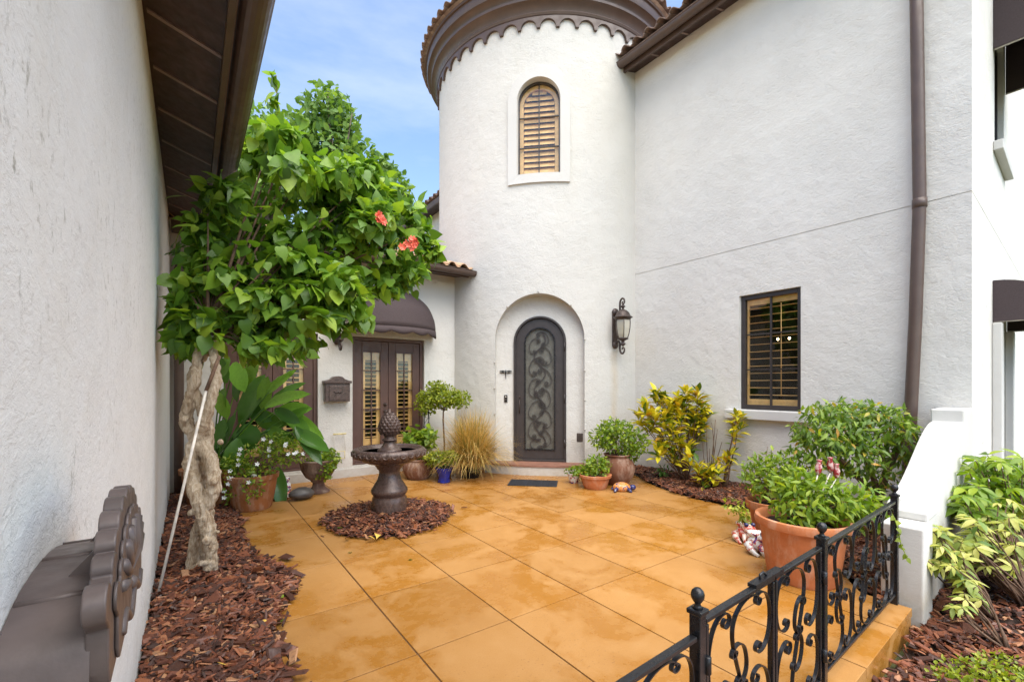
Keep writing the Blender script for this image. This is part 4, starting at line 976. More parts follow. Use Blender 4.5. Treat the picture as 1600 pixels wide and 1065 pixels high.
# frog planters
def frog(label, loc, rz, body, sc):
    t = thing('frog_planter', label, 'figurine', loc, rz, 'painted ceramic frog planters')
    MB().ball((0, 0, .075), .085, 18, 12, None, (1.0, 1.1, .85)).ball((0, -.06, .135), .055, 16, 10, None, (1.15, 1, .8)).build('body', body, t)
    for s in (-1, 1):
        MB().ball((s*.032, -.075, .178), .021, 12, 8).build('eye', TALAB, t)
        MB().tube([(s*.085, .03, .07), (s*.105, -.02, .045), (s*.095, -.06, .015), (s*.10, -.10, .012)], [.035, .030, .018, .014], 8).build('leg', body, t)
        MB().tube([(s*.05, -.07, .09), (s*.065, -.10, .045), (s*.06, -.125, .012)], [.018, .015, .012], 8).build('arm', body, t)
    MB().lathe([(.055, .13), (.07, .15), (.072, .165), (.062, .165), (.055, .14), (0, .135)], 20, Matrix.Translation((0, .03, 0))).build('planter_rim', body, t)
    t.scale = (sc,)*3; return t
f1 = Vector((4.36, 2.20, 0)); f2 = Vector((4.16, 1.98, 0))
frog('ceramic frog planter painted white and red with a tall sprig, left of the two frogs', f1, R(-35), TALAR, 1.0)
frog('ceramic frog planter painted white with orange spots against the largest pot', f2, R(-20), TALA, 1.05)
q = plant('potted_sprig', 'spindly yellow-green sprig growing from the left ceramic frog', f1+UP*.14)
e = [(f1+UP*.26+RT*-.03, .07, .10, .07), (f1+UP*.34+RT*-.10, .12, .07, .1), (f1+UP*.19, .07, .05, .06)]
stems(q, f1+UP*.13, [Vector(z[0]) for z in e for _ in range(3)], .004, LEAFY, bend=.03); foliage(q, leaf_oval(.55), scatter(e, 130, .04, .5, .6, .1, .6, .2), LEAFT, 60)
# terracotta bowl, olla, small talavera pot by the arched door
B1 = Vector((4.83, 4.63, 0))
pot('terracotta_bowl', 'round shallow terracotta bowl with a carved band by the tower step', B1, [(.155, 0), (.17, .02), (.195, .10), (.212, .16), (.235, .165), (.24, .20), (.225, .205), (.20, .19)], TERRA, .21, .18, 'pot', 48, lambda r, z, a: (r+(.004*sin(22*a) if .05 < z < .14 else 0), z))
q = plant('leafy_plant', 'low green leafy plant spilling from the shallow terracotta bowl', B1+UP*.18)
e = [(B1+UP*.30, .24, .13, .2), (B1+UP*.36+RT*.03, .16, .12, .15), (B1+UP*.24+RT*-.2, .10, .08, .1)]
stems(q, B1+UP*.17, [Vector(z[0]) for z in e for _ in range(4)], .004, LEAFY, bend=.04); foliage(q, leaf_oval(.6), scatter(e, 620, .052, .5, .6, .05, .6, .25), LEAFY, 60)
B2 = Vector((5.30, 4.62, 0))
pot('olla_jar', 'big-bellied brown clay jar with relief swirls, tallest pot right of the door', B2, [(.15, 0), (.165, .015), (.235, .12), (.265, .22), (.258, .30), (.215, .375), (.18, .41), (.185, .43), (.205, .445), (.2, .46), (.175, .45), (.16, .41)], TERRAD, .17, .42, 'pot', 48, lambda r, z, a: (r+(.006*sin(9*a+z*40)*sin(z*30) if .15 < z < .33 else 0), z))
q = plant('leafy_plant', 'bushy bright green plant mounding over the brown clay jar', B2+UP*.42)
c2 = B2+UP*.72
e = [(c2, .34, .24, .28), (c2+RT*-.22+UP*-.02, .2, .18, .2), (c2+RT*.28+UP*-.08, .22, .2, .2), (c2+UP*.14+RT*-.04, .24, .14, .2), (c2+RT*.18+UP*-.24, .16, .12, .14)]
stems(q, B2+UP*.4, [Vector(z[0]) for z in e for _ in range(4)], .006, TWIG, bend=.06); foliage(q, leaf_oval(.5), scatter(e, 1500, .062, .5, .6, .1, .65, .25), LEAFY, 120)
B3 = Vector((4.80, 5.05, 0))
pot('painted_pot', 'small blue and white painted ceramic pot at the step corner', B3, [(.06, 0), (.065, .01), (.085, .09), (.10, .14), (.105, .155), (.09, .155), (.08, .12)], TALA, .085, .13)
q = plant('leafy_plant', 'tiny trailing plant in the small painted pot at the step', B3+UP*.13); e = [(B3+UP*.19, .13, .06, .1), (B3+UP*.15+RT*.1, .07, .09, .07)]
foliage(q, leaf_oval(.6), scatter(e, 160, .045, .5, .5, .2, .6, .2), LEAFY)
tt = thing('turtle_figurine', 'painted ceramic turtle with orange shell and dark blue head on the patio', 'figurine', (4.99, 4.27, 0), R(-40))
MB().ball((0, 0, .055), .10, 20, 12, None, (1.25, .95, .72)).build('shell', TALAO, tt)
MB().ball((.155, 0, .055), .042, 14, 10, None, (1.15, .9, .95)).tube([(.09, 0, .045), (.14, 0, .05)], [.035, .03], 10).build('head', TALAB, tt)
for sx in (-1, 1):
    for sy in (-1, 1): MB().tube([(sx*.075, sy*.06, .045), (sx*.105, sy*.095, .025), (sx*.115, sy*.115, .010)], [.026, .022, .016], 8).build('leg', TALAB, tt)
MB().ball((-.128, 0, .03), .016, 8, 6, None, (1.6, .7, .7)).build('tail', TALAB, tt)
sp_ = thing('garden_spike', 'dark pointed garden stake standing behind the brown clay jar', 'stake', (5.62, 4.92, 0))
MB().tube([(0, 0, 0), (0, 0, .78)], .014, 8).build('rod', BLACK, sp_); MB().lathe([(.01, .76), (.03, .80), (.028, .86), (0, .99)], 8, None, False).build('point', BLACK, sp_)
# left of the door: grass, topiary, obelisk, blue pot, terracotta pot
G1 = Vector((3.74, 6.36, 0))
gp = thing('ornamental_grass', 'straw-coloured fountain grass clump left of the arched door', 'grass', G1)
bl = MB(); 
def blade(b, base, d, l, w, droop):
    d = d.normalized(); s = d.cross(UP); s = s.normalized() if s.length > 1e-3 else RT; n = 7; v = []; p = Vector(base); q = d.copy()
    for i in range(n+1):
        ww_ = w*(1-(i/n)**2*.92); v += [p-s*ww_/2, p+s*ww_/2]; p = p+q*l/n; q = (q+Vector((0, 0, -droop*(.15+i/n)))).normalized()
    b.add(v, [(2*i, 2*i+1, 2*i+3, 2*i+2) for i in range(n)], True)
for _ in range(2600):
    a = random.uniform(0, 2*PI); el = random.uniform(.24, .95)*PI/2
    blade(bl, (random.gauss(0, .085), random.gauss(0, .085), .16+random.uniform(0, .08)), Vector((cos(a)*cos(el), sin(a)*cos(el), sin(el))), random.uniform(.5, 1.05), random.uniform(.006, .012), random.uniform(.16, .60))
tag(bl.build('blades', STRAW, gp), kind='stuff')
MB().lathe([(.13, 0), (.14, .01), (.165, .18), (.18, .185), (.18, .21), (.165, .21), (.15, .17), (0, .165)], 28).build('nursery_pot', BLACK, gp)
T1 = Vector((3.52, 6.90, 0))
tp = thing('topiary_tree', 'small yellow-green ball topiary on a thin bare stem beside the French door', 'topiary', T1)
MB().tube([(0, 0, .05), (.01, -.01, .5), (-.01, .0, .9), (.0, .01, 1.12)], [.018, .015, .014, .012], 8, rn=.1).build('trunk', TWIG, tp)
e = [(T1+UP*1.30+RT*-.04, .34, .20, .28), (T1+UP*1.20+RT*-.30, .20, .22, .18), (T1+UP*1.27+RT*.24, .22, .16, .18), (T1+UP*1.46+RT*-.10, .20, .12, .16)]
stems(tp, T1+UP*1.08, [Vector(z[0])+UP*.02 for z in e for _ in range(4)], .006, TWIG, 'branch', .05)
foliage(tp, leaf_oval(.55), scatter(e, 2800, .050, .5, .6, .0, .7, .1), LEAFT)
MB().lathe([(.11, 0), (.12, .01), (.145, .16), (.155, .165), (.15, .19), (.135, .185), (0, .15)], 28).build('pot', BLACK, tp)
O1 = Vector((3.26, 7.02, 0)); ob = thing('obelisk_trellis', 'slim black wire obelisk trellis behind the round terracotta pot', 'trellis', O1)
for k in range(4):
    a = PI/2*k+.4; MB().tube([(.10*cos(a), .10*sin(a), .0), (.075*cos(a), .075*sin(a), .6), (.03*cos(a), .03*sin(a), 1.15)], .006, 6).build('rod', BLACK, ob)
for s in (1, -1): MB().tube([((.10-.065*t)*cos(s*t*14), (.10-.065*t)*sin(s*t*14), .05+t*1.05) for t in ls(0, 1, 70)], .004, 5).build('spiral_wire', BLACK, ob)
P3 = Vector((3.0, 6.78, 0))
pot('terracotta_pot', 'rounded wet brown terracotta pot behind the fountain', P3, [(.17, 0), (.18, .015), (.235, .10), (.25, .18), (.235, .25), (.205, .285), (.215, .31), (.205, .325), (.19, .31)], TERRAD, .195, .29)
q = plant('leafy_plant', 'light green leafy plant rising behind the fountain basin', P3+UP*.29); c3 = P3+UP*.60
e = [(c3+RT*.02, .27, .24, .24), (c3+RT*-.16+UP*-.06, .16, .18, .16), (c3+RT*.14+UP*.10, .16, .16, .16)]
stems(q, P3+UP*.28, [Vector(z[0]) for z in e for _ in range(4)], .005, LEAFY, bend=.05); foliage(q, leaf_heart(.15, .2), scatter(e, 420, .075, .5, .6, .1, .6, .2), LEAFY, 60)
P4 = Vector((3.20, 6.26, 0))
pot('blue_pot', 'small cobalt blue glazed pot beside the ornamental grass', P4, [(.085, 0), (.094, .01), (.082, .06), (.098, .13), (.126, .205), (.135, .225), (.122, .23), (.108, .20)], BLUE, .108, .205, 'pot', 40, lambda r, z, a: (r*(1+.05*sin(6*a+z*30)), z))
q = plant('trailing_plant', 'yellow-green trailing plant spilling over the blue pot', P4+UP*.16); c4 = P4+UP*.37
e = [(c4+RT*-.06+UP*.02, .22, .11, .16), (c4+RT*-.20+UP*-.03+FW*.08, .12, .10, .12), (c4+RT*.1+UP*.02, .12, .09, .12)]
stems(q, P4+UP*.16, [Vector(z[0]) for z in e for _ in range(4)], .004, LEAFY, bend=.04); foliage(q, leaf_oval(.6), scatter(e, 760, .048, .5, .6, .15, .65, .2), LEAFT, 50)
# urn, stone, figurine, left pots
U1 = Vector((1.47, 6.72, 0))
pot('urn_planter', 'footed brown urn planter under the mailbox', U1, [(.145, 0), (.15, .02), (.12, .045), (.085, .08), (.075, .13), (.085, .15), (.10, .155), (.10, .17), (.17, .22), (.225, .32), (.245, .42), (.27, .455), (.265, .47), (.235, .46), (.22, .42)], URN, .235, .43, 'urn', 40)
q = plant('succulent_plant', 'curly green succulent mound filling the brown urn', U1+UP*.43); c5 = U1+UP*.46+RT*.06
e = [(c5, .20, .10, .18), (c5+RT*.14+UP*.02-FW*.05, .13, .14, .12), (c5+RT*.08+UP*-.12-FW*.14, .12, .14, .09), (c5+UP*.1, .10, .08, .1)]
foliage(q, leaf_oval(.75), scatter(e, 900, .042, .6, .5, .1, .7, .3), LEAFY, 60)
st = MB().ball((0, 0, .075), .17, 28, 18, None, (1.0, .72, .46)).build('river_stone', STONE); tag(st, 'smooth dark oval river stone lying beside the urn', 'stone'); st.location = (1.19, 6.42, 0); st.rotation_euler = (.0, .08, R(20))
for k, v_ in enumerate(st.data.vertices): v_.co *= 1+.03*sin(v_.co.x*23+1)+.02*cos(v_.co.y*31)
fg = thing('ceramic_figurine', 'tiny red and white ceramic figurine beside the flowering pot', 'figurine', (1.05, 6.62, 0))
MB().lathe([(.065, 0), (.07, .02), (.055, .05), (.045, .09)], 20).build('base', TALAR, fg); MB().lathe([(.045, .09), (.055, .13), (.045, .19), (.025, .21), (.038, .24), (.034, .275), (0, .29)], 20).build('body', TALA, fg)
L1 = Vector((.62, 6.32, 0)); L2 = Vector((.22, 6.75, 0))
pot('terracotta_pot', 'wet orange-brown terracotta pot of the white-flowering plant', L1, [(.20, 0), (.215, .02), (.25, .20), (.272, .36), (.29, .365), (.298, .42), (.28, .425), (.255, .40)], TERRAW, .26, .39)
pot('terracotta_pot', 'dark wide terracotta pot half hidden behind the twisted trunk', L2, [(.23, 0), (.245, .02), (.29, .25), (.31, .42), (.335, .425), (.34, .48), (.32, .485), (.295, .45)], TERRAW, .30, .45)
q = plant('flowering_plant', 'small-leaved plant dotted with white flowers trailing from its pot', L1+UP*.39); c6 = L1+UP*.60+RT*.10
e = [(c6, .34, .22, .24), (c6+RT*.36+UP*.10, .26, .18, .2), (c6+RT*-.28+UP*-.08-FW*.1, .22, .16, .18), (c6+RT*.05+UP*-.26-FW*.26, .12, .24, .08), (c6+RT*-.22+UP*-.30-FW*.22, .09, .26, .06), (c6+RT*.22+UP*.18, .24, .16, .2)]
stems(q, L1+UP*.38, [Vector(z[0]) for z in e for _ in range(5)], .004, TWIG, bend=.08); foliage(q, leaf_oval(.5), scatter(e, 1400, .046, .4, .5, .25, .7, .2), LEAFY, 80)
fl = []
for _ in range(26):
    z = random.choice(e); d = Vector(rng.normal(size=3)).normalized(); d = (d-FW*1.2).normalized(); fl.append(Vector(z[0])+RT*d.dot(RT)*z[1]+UP*d.z*z[2]+FW*d.dot(FW)*z[3])
flowers(q, fl, .027, WHITEP, 5)
# bird of paradise
bop = plant('bird_of_paradise', 'broad paddle-leaved bird of paradise plant behind the twisted trunk', L2+UP*.45)
BL = [((376,662),(408,592),34,.3),((390,604),(396,556),22,.5),((413,636),(466,611),20,.6),((432,642),(478,637),20,.3),((445,648),(480,672),18,.5),((458,672),(505,696),20,.6),((398,646),(434,664),24,.1),((386,662),(386,696),34,0),((362,690),(358,738),30,-.1),((424,730),(436,796),22,-.3),((338,700),(346,660),20,.2),((412,614),(449,584),13,.7),((366,566),(378,604),22,.2),((345,590),(352,560),22,.4),((404,650),(410,600),26,.5),((420,668),(446,690),20,.4),((352,640),(345,612),20,.3),((436,660),(462,650),18,.3)]
BL += [((u+random.uniform(-14, 14), v+random.uniform(-12, 16)), (u2+random.uniform(-22, 22), v2+random.uniform(-16, 22)), w*.85, n+random.uniform(-.2, .3)) for (u, v), (u2, v2), w, n in BL[2:]]; inv = bop.matrix_basis.inverted(); stm = MB()
for i, ((ub, vb), (ut, vt), wpx, nrm_up) in enumerate(BL):
    d0 = 5.75+.25*sin(i*2.3); a = P(ub, vb, d0); t = P(ut, vt, d0-random.uniform(.0, .25)); ln = (t-a).length*1.12
    nn = (UP*nrm_up-FW*.9+RT*random.uniform(-.5, .5)).normalized(); lw_ = wpx/FPX*d0*1.15
    M = basis(a, t-a, nn, 1); M = M @ Matrix.Diagonal((lw_/.40, ln, (lw_+ln)/2, 1))
    link('leaf', tmesh(leaf_paddle(.40, .25+.2*random.random(), random.uniform(.05, .3)), 'leaf', LEAFB), bop, None, inv @ M)
    b0 = L2+UP*.45+Vector((random.uniform(-.06, .14), random.uniform(-.1, .05), 0)); c = (b0+a)/2+UP*.08
    stm.tube([inv @ ((1-s)**2*b0+2*s*(1-s)*c+s*s*(a+(t-a)*.1)) for s in ls(0, 1, 8)], [.012-.006*s for s in ls(0, 1, 8)], 6)
stm.build('stalks', LEAFB, bop)

# ------------------------------------------------------------------ twisted flowering tree on the left
TB = P(312, 896, 3.53); TB.z = .02
tree = thing('flowering_tree', 'tree with pale twisted trunk and heart-shaped green leaves against the left wall', 'tree', TB)
def ppath(lst, d): return [P(u, v, dd) for u, v, dd in lst]
paths = [
 ([(298,905,3.52),(300,870,3.52),(308,830,3.50),(322,795,3.46),(334,760,3.46),(330,720,3.50),(312,690,3.54),(292,660,3.55),(296,625,3.53),(306,590,3.52),(308,560,3.55),(318,530,3.62)], [.055,.045,.046,.055,.06,.062,.06,.055,.05,.045,.042,.035]),
 ([(328,900,3.50),(330,870,3.48),(326,830,3.46),(316,795,3.44),(304,760,3.46),(298,725,3.50),(304,690,3.52),(318,660,3.50),(330,625,3.50),(338,590,3.54),(334,555,3.6),(330,520,3.7)], [.062,.055,.06,.066,.066,.062,.055,.05,.047,.043,.04,.034]),
 ([(316,892,3.60),(318,840,3.58),(324,800,3.56),(316,750,3.58),(320,710,3.58),(326,670,3.58),(312,630,3.56),(300,590,3.58),(316,560,3.66),(345,525,3.80)], [.05,.05,.055,.06,.055,.05,.045,.04,.036,.03]),
]
tm = MB()
def dens(p, k=6):
    r = []; n = len(p)
    for i in range(n-1):
        a, b, c, d = p[max(i-1,0)], p[i], p[i+1], p[min(i+2,n-1)]
        for j in range(k):
            s = j/k; r.append(.5*((2*b)+(c-a)*s+(2*a-5*b+4*c-d)*s*s+(3*b-a-3*c+d)*s*s*s))
    return r+[p[-1]]
for pts, rad in paths:
    d = dens([p-TB for p in ppath(pts, 0)]); rr2 = np.interp(ls(0, len(rad)-1, len(d)), range(len(rad)), rad).tolist()
    tm.tube(d, [.84*r*(1+.07*sin(i*1.7)+.06*sin(i*.6+1)) for i, r in enumerate(rr2)], 12, True, None, .08)
for u, v, dd, r in ((332,752,3.40,.035),(345,690,3.46,.022),(300,800,3.42,.03),(322,845,3.40,.035),(340,830,3.46,.02),(290,655,3.48,.03),(315,880,3.42,.03)): tm.ball(P(u, v, dd)-TB, r*.85, 10, 8)
tro = tm.build('trunk', BARK, tree)
md = tro.modifiers.new('r', 'REMESH'); md.mode = 'VOXEL'; md.voxel_size = .009; md.use_smooth_shade = True
md = tro.modifiers.new('s', 'SMOOTH'); md.iterations = 2
tx = bpy.data.textures.new('bark_lumps', 'CLOUDS'); tx.noise_scale = .035; md = tro.modifiers.new('d', 'DISPLACE'); md.texture = tx; md.strength = .026; md.mid_level = .5
apply_mods(tro)
E = []
def el(u, v, d, ru, rv, rd): E.append((P(u, v, d), ru/FPX*d, rv/FPX*d, rd))
el(400,400,4.1, 100,95,.55); el(500,340,4.5, 110,85,.6); el(590,390,4.9, 85,80,.5); el(455,455,4.3, 105,68,.55); el(360,470,3.9, 80,60,.4); el(280,490,3.7, 36,36,.2)
el(450,270,4.4, 70,55,.45); el(560,300,4.7, 70,55,.45); el(640,380,5.1, 46,40,.35); el(340,340,4.0, 55,55,.3); el(520,470,4.5, 60,40,.4); el(610,420,4.9, 52,32,.35); el(430,235,4.3, 32,34,.2); el(290,530,3.65, 50,24,.2); el(310,390,3.95,32,60,.2); el(455,522,4.3,60,22,.3); el(655,345,5.2,22,30,.2); el(330,515,3.72,70,34,.22); el(400,540,3.9,70,20,.25); el(290,455,3.75,30,40,.16)
CL = []
for (c, rx, rz, ry) in E:
    for _ in range(9):
        q = Vector(rng.normal(size=3)).normalized(); k = random.uniform(.55, 1.02)
        CL.append((Vector(c)+RT*q.x*rx*k+FW*q.y*ry*k+UP*q.z*rz*k, rx*random.uniform(.22, .42), rz*random.uniform(.2, .36), ry*random.uniform(.22, .4)))
Ms = scatter(CL, 5300, .100, .45, .6, .5, .6, .30, .55)+scatter(E, 1000, .10, .5, .5, .4, .6, .05, .45)
Ms += scatter([(P(u, v, 4.3), .05, .05, .05) for u, v in ((430,120),(432,150),(426,165),(440,180),(428,200),(470,180),(445,215),(252,535),(262,552))], 44, .11, .6, .4, .5, .5, .1)
ok = []
for m in Ms:
    p = m.to_translation()
    if p.x < -.12: continue
    if p.x < .36 and p.z > EZ-.1: continue
    ok.append(m)
fc = foliage(tree, leaf_heart(), ok, LEAF, 300)
fork = P(325, 530, 3.66)
br = MB(); iv = tree.matrix_basis.inverted()
for (c, rx, rz, ry) in E:
    for _ in range(2):
        q = Vector(c)+RT*random.uniform(-.6, .6)*rx+UP*random.uniform(-.5, .6)*rz+FW*random.uniform(-.5, .5)*ry; mid = (fork+q)/2+UP*.12
        pts = [(1-s)**2*fork+2*s*(1-s)*mid+s*s*q for s in ls(0, 1, 8)]
        if any(p.x < -.15 for p in pts): continue
        br.tube([iv @ p for p in pts], [.014*(1-s)+.004 for s in ls(0, 1, 8)], 6)
br.tube([iv @ p for p in (P(420,330,4.35), P(428,250,4.3), P(433,180,4.3), P(432,118,4.3))], [.009, .007, .005, .003], 6)
br.build('branches', TWIG, tree)
fpts = []
for u, v, d in ((594,336,3.95), (598,344,3.95), (592,342,3.95), (630,388,4.42), (638,382,4.42), (643,376,4.42), (648,380,4.42), (646,386,4.42)): fpts += [P(u+random.uniform(-3, 3), v+random.uniform(-3, 3), d) for _ in range(2)]
flowers(tree, fpts, .036, CORAL, 6, 'flower', .6)
sk_ = thing('support_stake', 'long thin pale pole leaning against the twisted trunk', 'pole', P(246, 942, 3.11))
a = P(246, 942, 3.11); a.z = .03; b2 = P(322, 610, 3.40); b3 = P(343, 556, 3.48)
MB().tube([a-Vector(sk_.location), b2-Vector(sk_.location)], .0095, 10).build('pole', POLE, sk_); MB().tube([b2-Vector(sk_.location), b3-Vector(sk_.location)], .013, 10).build('sleeve', TWIG, sk_)

# ------------------------------------------------------------------ shrubs on the right
S1 = Vector((5.45, 1.72, .03))
sh = thing('shrub_tree', 'rounded green shrub on leaning bare stems in front of the downspout', 'shrub', S1)
def sp(u, v, d): return P(u, v, d)-S1
def sbranch(lst, r0, r1, name='stem'):
    pts = dens([sp(*q) for q in lst], 4); return MB().tube(pts, list(ls(r0, r1, len(pts))), 8, True, None, .08).build(name, TWIG, sh)
sbranch([(1362,822,4.5),(1372,780,4.5),(1386,735,4.5),(1402,700,4.5),(1412,672,4.5)], .045, .022)
sbranch([(1362,822,4.5),(1368,760,4.5),(1350,715,4.5),(1330,680,4.5)], .035, .015)
sbranch([(1372,780,4.5),(1330,735,4.4),(1300,700,4.4),(1282,668,4.5)], .026, .010)
sbranch([(1386,735,4.5),(1372,690,4.6),(1360,655,4.6)], .02, .010)
e = [(P(1300,668,4.5), .36, .24, .32), (P(1370,665,4.55), .32, .22, .3), (P(1275,690,4.4), .2, .26, .24), (P(1330,710,4.4), .26, .18, .24), (P(1405,690,4.5), .14, .22, .2), (P(1330,645,4.6), .4, .12, .28), (P(1380,745,4.4), .16, .12, .16)]
foliage(sh, leaf_lance(.30, .25, .3), scatter(e, 2300, .088, .4, .6, .3, .55, .35), LEAFS, 290)
# croton
C1 = Vector((6.12, 4.0, .05))
ct = thing('croton_bush', 'large croton bush with yellow and green leaves against the right wall', 'croton', C1)
def croton(t, heads, base, n, size, k, spread=.13):
    tips = [h for h in heads]; stems(t, base, tips, .012, TWIG, 'stem', .05)
    Ms = []
    for h in heads:
        for _ in range(n):
            a = random.uniform(0, 2*PI); ee = random.uniform(-.15, 1.25); d = Vector((cos(a)*cos(ee), sin(a)*cos(ee), sin(ee)))
            Ms.append(basis(h+UP*random.uniform(-spread, spread*.6)+d*.02, d, UP*.8-d*.4+Vector(rng.normal(size=3))*.2, size*random.uniform(.7, 1.2)))
    foliage(t, leaf_lance(.38, .35, .22), Ms, LEAFC, k)
hd = [P(u, v, 6.85+random.uniform(-.15, .15)) for u, v in ((1010,640),(1026,622),(1033,628),(1048,640),(1060,628),(1072,620),(1090,622),(1096,640),(1082,652),(1062,656),(1040,662),(1022,655),(1014,668),(1050,676),(1075,672),(1092,664),(1035,690),(1060,692),(1088,680),(1045,650),(1030,705),(1052,712),(1075,705),(1100,655),(1066,640),(1000,655))]
croton(ct, hd, C1, 30, .185, 290)
hd2 = [P(u, v, 6.3) for u, v in ((1078,722),(1092,730),(1106,738),(1112,748),(1098,748),(1120,735))]
c2_ = thing('croton_bush', 'low dark croton clump at the edge of the mulch in front of the large croton', 'croton', (5.92, 3.62, .05)); croton(c2_, hd2, Vector((5.92, 3.62, .05)), 22, .15, 80)
c3_ = thing('croton_bush', 'slender croton stem topped with yellow leaves near the window sill', 'croton', (6.10, 3.38, .05))
croton(c3_, [P(1150,655,6.3), P(1152,672,6.3), P(1146,682,6.3), P(1156,660,6.3), P(1140,716,6.3), P(1134,722,6.3)], Vector((6.10, 3.38, .05)), 20, .145, 70)
tg = thing('bare_twigs', 'cluster of leafless upright croton stems between the two croton bushes', 'twigs', (6.2, 3.66, .05))
stems(tg, Vector((6.2, 3.66, .05)), [P(u, v, 6.45) for u, v in ((1104,668),(1112,660),(1118,655),(1121,670),(1098,690),(1128,690),(1109,700))], .009, TWIG, 'stem', .03)
c4_ = thing('croton_bush', 'small stub of croton with bare twigs under the window sill', 'croton', (6.13, 2.86, .05))
croton(c4_, [P(1176,775,5.95), P(1184,778,5.95), P(1180,765,5.95)], Vector((6.13, 2.86, .05)), 12, .11, 30)
stems(c4_, Vector((6.13, 2.86, .05)), [P(1174,722,5.95), P(1185,715,5.95), P(1199,697,5.95), P(1206,702,5.95)], .009, TWIG, 'twig', .03)
wd_ = plant('small_weed', 'tiny dark green seedling at the wall foot beside the croton', Vector((6.05, 4.35, .05)))
foliage(wd_, leaf_lance(.3), scatter([(Vector((6.05, 4.35, .14)), .10, .07, .1)], 60, .08, .4, .6, -.1, .6, .1), LEAFB)
# schefflera outside the fence
def scheff(name, label, loc, heads, size, mat, k, n=7, seed=0, w=.36):
    t = thing(name, label, 'shrub', loc); stems(t, Vector(loc), heads, .009, TWIG, 'stem', .06)
    Ms = []
    for h in heads: Ms.append(basis(h, Vector((random.gauss(0, 1), random.gauss(0, 1), random.gauss(0, .25))), UP+Vector((random.gauss(0, .35)-.25, random.gauss(0, .35)-.3, 0)), size*random.uniform(.75, 1.2)))
    # leaflets as single leaves
    lv = []
    for M in Ms:
        for i in range(n):
            lv.append(M @ Matrix.Rotation(2*PI*i/n+random.uniform(-.2, .2), 4, 'Z') @ Matrix.Rotation(random.uniform(-.45, .1), 4, 'X') @ Matrix.Translation((0, .06, 0)) @ Matrix.Scale(random.uniform(.8, 1.1), 4))
    foliage(t, leaf_lance(w, .25, .35), lv, mat, k); return t
def heads(lst, per, sd_):
    r = []
    for u, v, d, s in lst:
        for _ in range(per): r.append(P(u+random.gauss(0, s), v+random.gauss(0, s*.8), d+random.gauss(0, sd_)))
    return r
scheff('schefflera', 'tall deep green schefflera against the side wall at the right edge', (6.0, .62, -.1), heads([(1550,735,4.05,18),(1585,730,4.2,18),(1540,760,3.95,16),(1580,775,4.0,18),(1560,800,3.9,16),(1600,760,4.2,14)], 14, .1), .145, LEAFY, 200)
scheff('schefflera', 'bright green schefflera clump hugging the garden wall', (5.2, .62, -.1), heads([(1515,775,3.75,12),(1530,790,3.7,12),(1512,795,3.7,8)], 11, .06), .135, LEAFY, 150)
scheff('schefflera', 'sprawling variegated yellow schefflera in the outer mulch bed', (4.9, .45, -.1), heads([(1540,820,3.5,18),(1575,830,3.6,18),(1520,835,3.45,12),(1560,860,3.4,18),(1592,860,3.5,14),(1540,860,3.4,14),(1590,800,3.7,14),(1510,850,3.4,10),(1575,880,3.35,14)], 14, .08), .10, LEAFV, 280, 6)
scheff('schefflera', 'small yellow variegated schefflera leaning at the pier of the garden wall', (4.5, .58, -.1), heads([(1462,838,3.25,9),(1475,862,3.2,9),(1460,880,3.15,9),(1490,880,3.1,10),(1500,905,3.05,8)], 9, .05), .095, LEAFV, 120, 6)
scheff('schefflera', 'short variegated sprig lying low on the outer mulch', (4.05, .47, -.12), heads([(1520,935,2.85,12),(1500,950,2.8,8)], 4, .03), .07, LEAFV, 40, 6)
gc = thing('groundcover', 'low clipped green groundcover at the bottom right corner', 'groundcover', (3.75, .50, -.12)); gc['kind'] = 'stuff'
e = [(P(1530,1050,2.55), .28, .06, .12), (P(1580,1045,2.6), .22, .07, .12), (P(1490,1060,2.5), .14, .04, .08), (P(1560,1075,2.45), .3, .07, .12)]
foliage(gc, leaf_oval(.6), scatter(e, 1500, .030, .3, .8, .0, .6, .2), LEAFT)
# vine tendril at the garden wall pier
vt = thing('vine_tendril', 'thin green vine tendril creeping over the end post of the fence', 'vine', (3.95, 1.0, .3))
vp = [P(1375,790,3.1), P(1392,800,3.05), P(1403,825,3.0), P(1408,850,3.0), P(1418,872,2.98)]
MB().tube([p-Vector((3.95, 1.0, .3)) for p in dens(vp)], .003, 5).build('stem', LEAFY, vt)
lm_ = tmesh(leaf_heart(), 'leaf', LEAFT)
for p in dens(vp, 3): link('leaf', lm_, vt, None, vt.matrix_basis.inverted() @ basis(p, Vector(rng.normal(size=3)), -FW+UP*.4, .035))

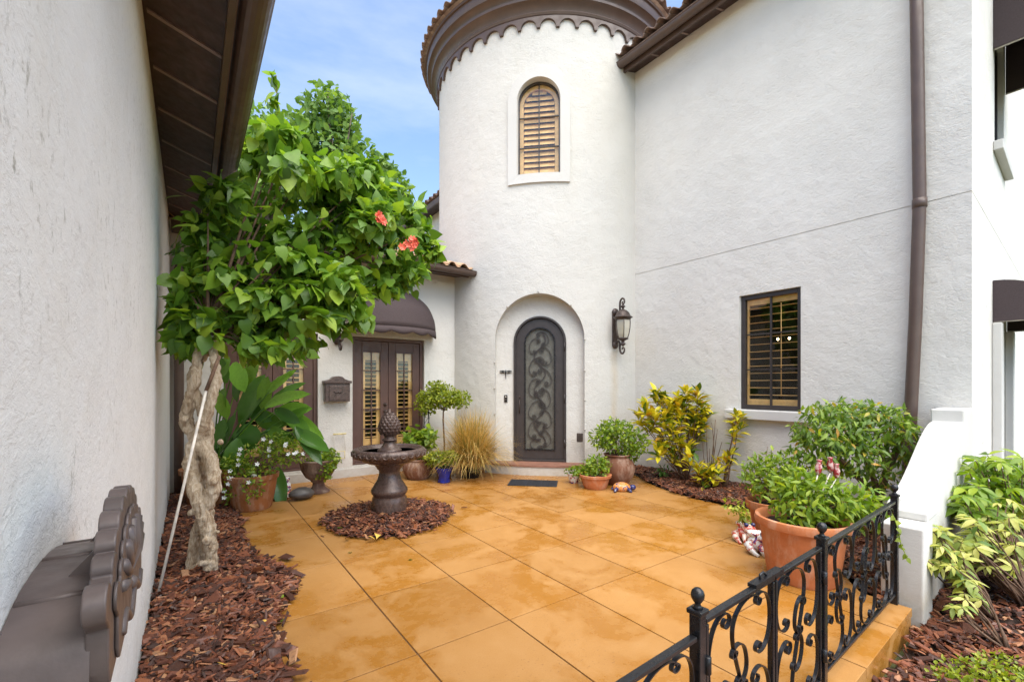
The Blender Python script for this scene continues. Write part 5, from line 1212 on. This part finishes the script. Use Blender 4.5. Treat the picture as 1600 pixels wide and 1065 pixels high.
# ------------------------------------------------------------------ fallen leaves
ym = tmesh(leaf_heart(.35, .5), 'fallen_leaf', YELL); gm = tmesh(leaf_heart(.3, .4), 'fallen_leaf', LEAFY)
FL = [((357,1042), ym, .13, 'large yellow fallen leaf on the mulch at the bottom edge'), ((402,978), ym, .10, 'curled orange-yellow fallen leaf at the left mulch edge'), ((392,1010), ym, .07, 'small pale yellow fallen leaf on the near left mulch'),
      ((590,838), ym, .07, 'yellow fallen leaf at the front edge of the fountain mulch'), ((576,842), ym, .06, 'pale yellow fallen leaf at the left front of the fountain mulch'), ((440,966), gm, .08, 'green fallen leaf on the patio next to the left mulch'),
      ((436,933), gm, .06, 'green fallen leaf on the tip of the left mulch bed'), ((530,828), gm, .06, 'green fallen leaf on the left side of the fountain mulch'), ((546,859), gm, .035, 'tiny dark green leaf on the patio in front of the fountain mulch'), ((642,870), gm, .035, 'tiny green leaf on the slab right of the fountain mulch front')]
for (u, v), me, s, lab in FL:
    d = FPX*(CH-.03)/(v-V0); p = P(u, v, d); p.z = .045 if v != 966 and v not in (859, 870) else .012
    if 'fountain mulch' in lab and v in (838, 842, 828): p.z = .055
    o = link('fallen_leaf', me, None, None, basis(p, Vector((random.gauss(0, 1), random.gauss(0, 1), .05)), UP+Vector((random.gauss(0, .25), random.gauss(0, .25), 0)), s))
    tag(o, lab, 'leaf', group='fallen leaves')

# ------------------------------------------------------------------ trees beyond the roof
def fartree(label, loc, ells, n, size, seed):
    t = thing('background_tree', label, 'tree', loc); inv = t.matrix_basis.inverted(); c = Vector(ells[0][0])
    top = inv @ c; MB().tube([(0, 0, -.2), top*.4+Vector((.15, .1, 0)), top*.75, top], [.28, .22, .16, .08], 10, True, None, .06).build('trunk', BARKD, t)
    b = MB()
    for q in ells:
        for _ in range(3): e_ = inv @ (Vector(q[0])+Vector(rng.normal(size=3))*.4*q[1]); a_ = top*.7; b.tube([a_, (a_+e_)/2+Vector((0, 0, .3)), e_], [.09, .05, .015], 6)
    b.build('limbs', BARKD, t)
    foliage(t, leaf_oval(.6), scatter(ells, n, size, .4, .5, .2, .8, .1, .35), LEAFF)
def fe(u, v, d, ru, rv, rd=1.0): return (P(u, v, d), ru/FPX*d, rv/FPX*d, rd)
fartree('tall leafy tree rising behind the low tiled roof, left of the tower', (5.0, 15.5, -.19), [fe(500,240,16,60,50,1.2), fe(510,170,16,38,34,.9), fe(540,200,16,22,34,.7), fe(470,220,16,36,40,.9), fe(555,260,16,40,40,1), fe(420,260,15.5,50,60,1.2), fe(600,262,16,22,16,.6), fe(618,300,16,22,34,.7), fe(590,310,16,50,34,1)], 5200, .24, 1)
fartree('second green tree mostly hidden behind the flowering tree and the left eave', (2.2, 17, -.19), [fe(410,230,17,40,60,1.2), fe(430,300,17,60,50,1.2), fe(395,290,17,30,60,1)], 2600, .26, 2)
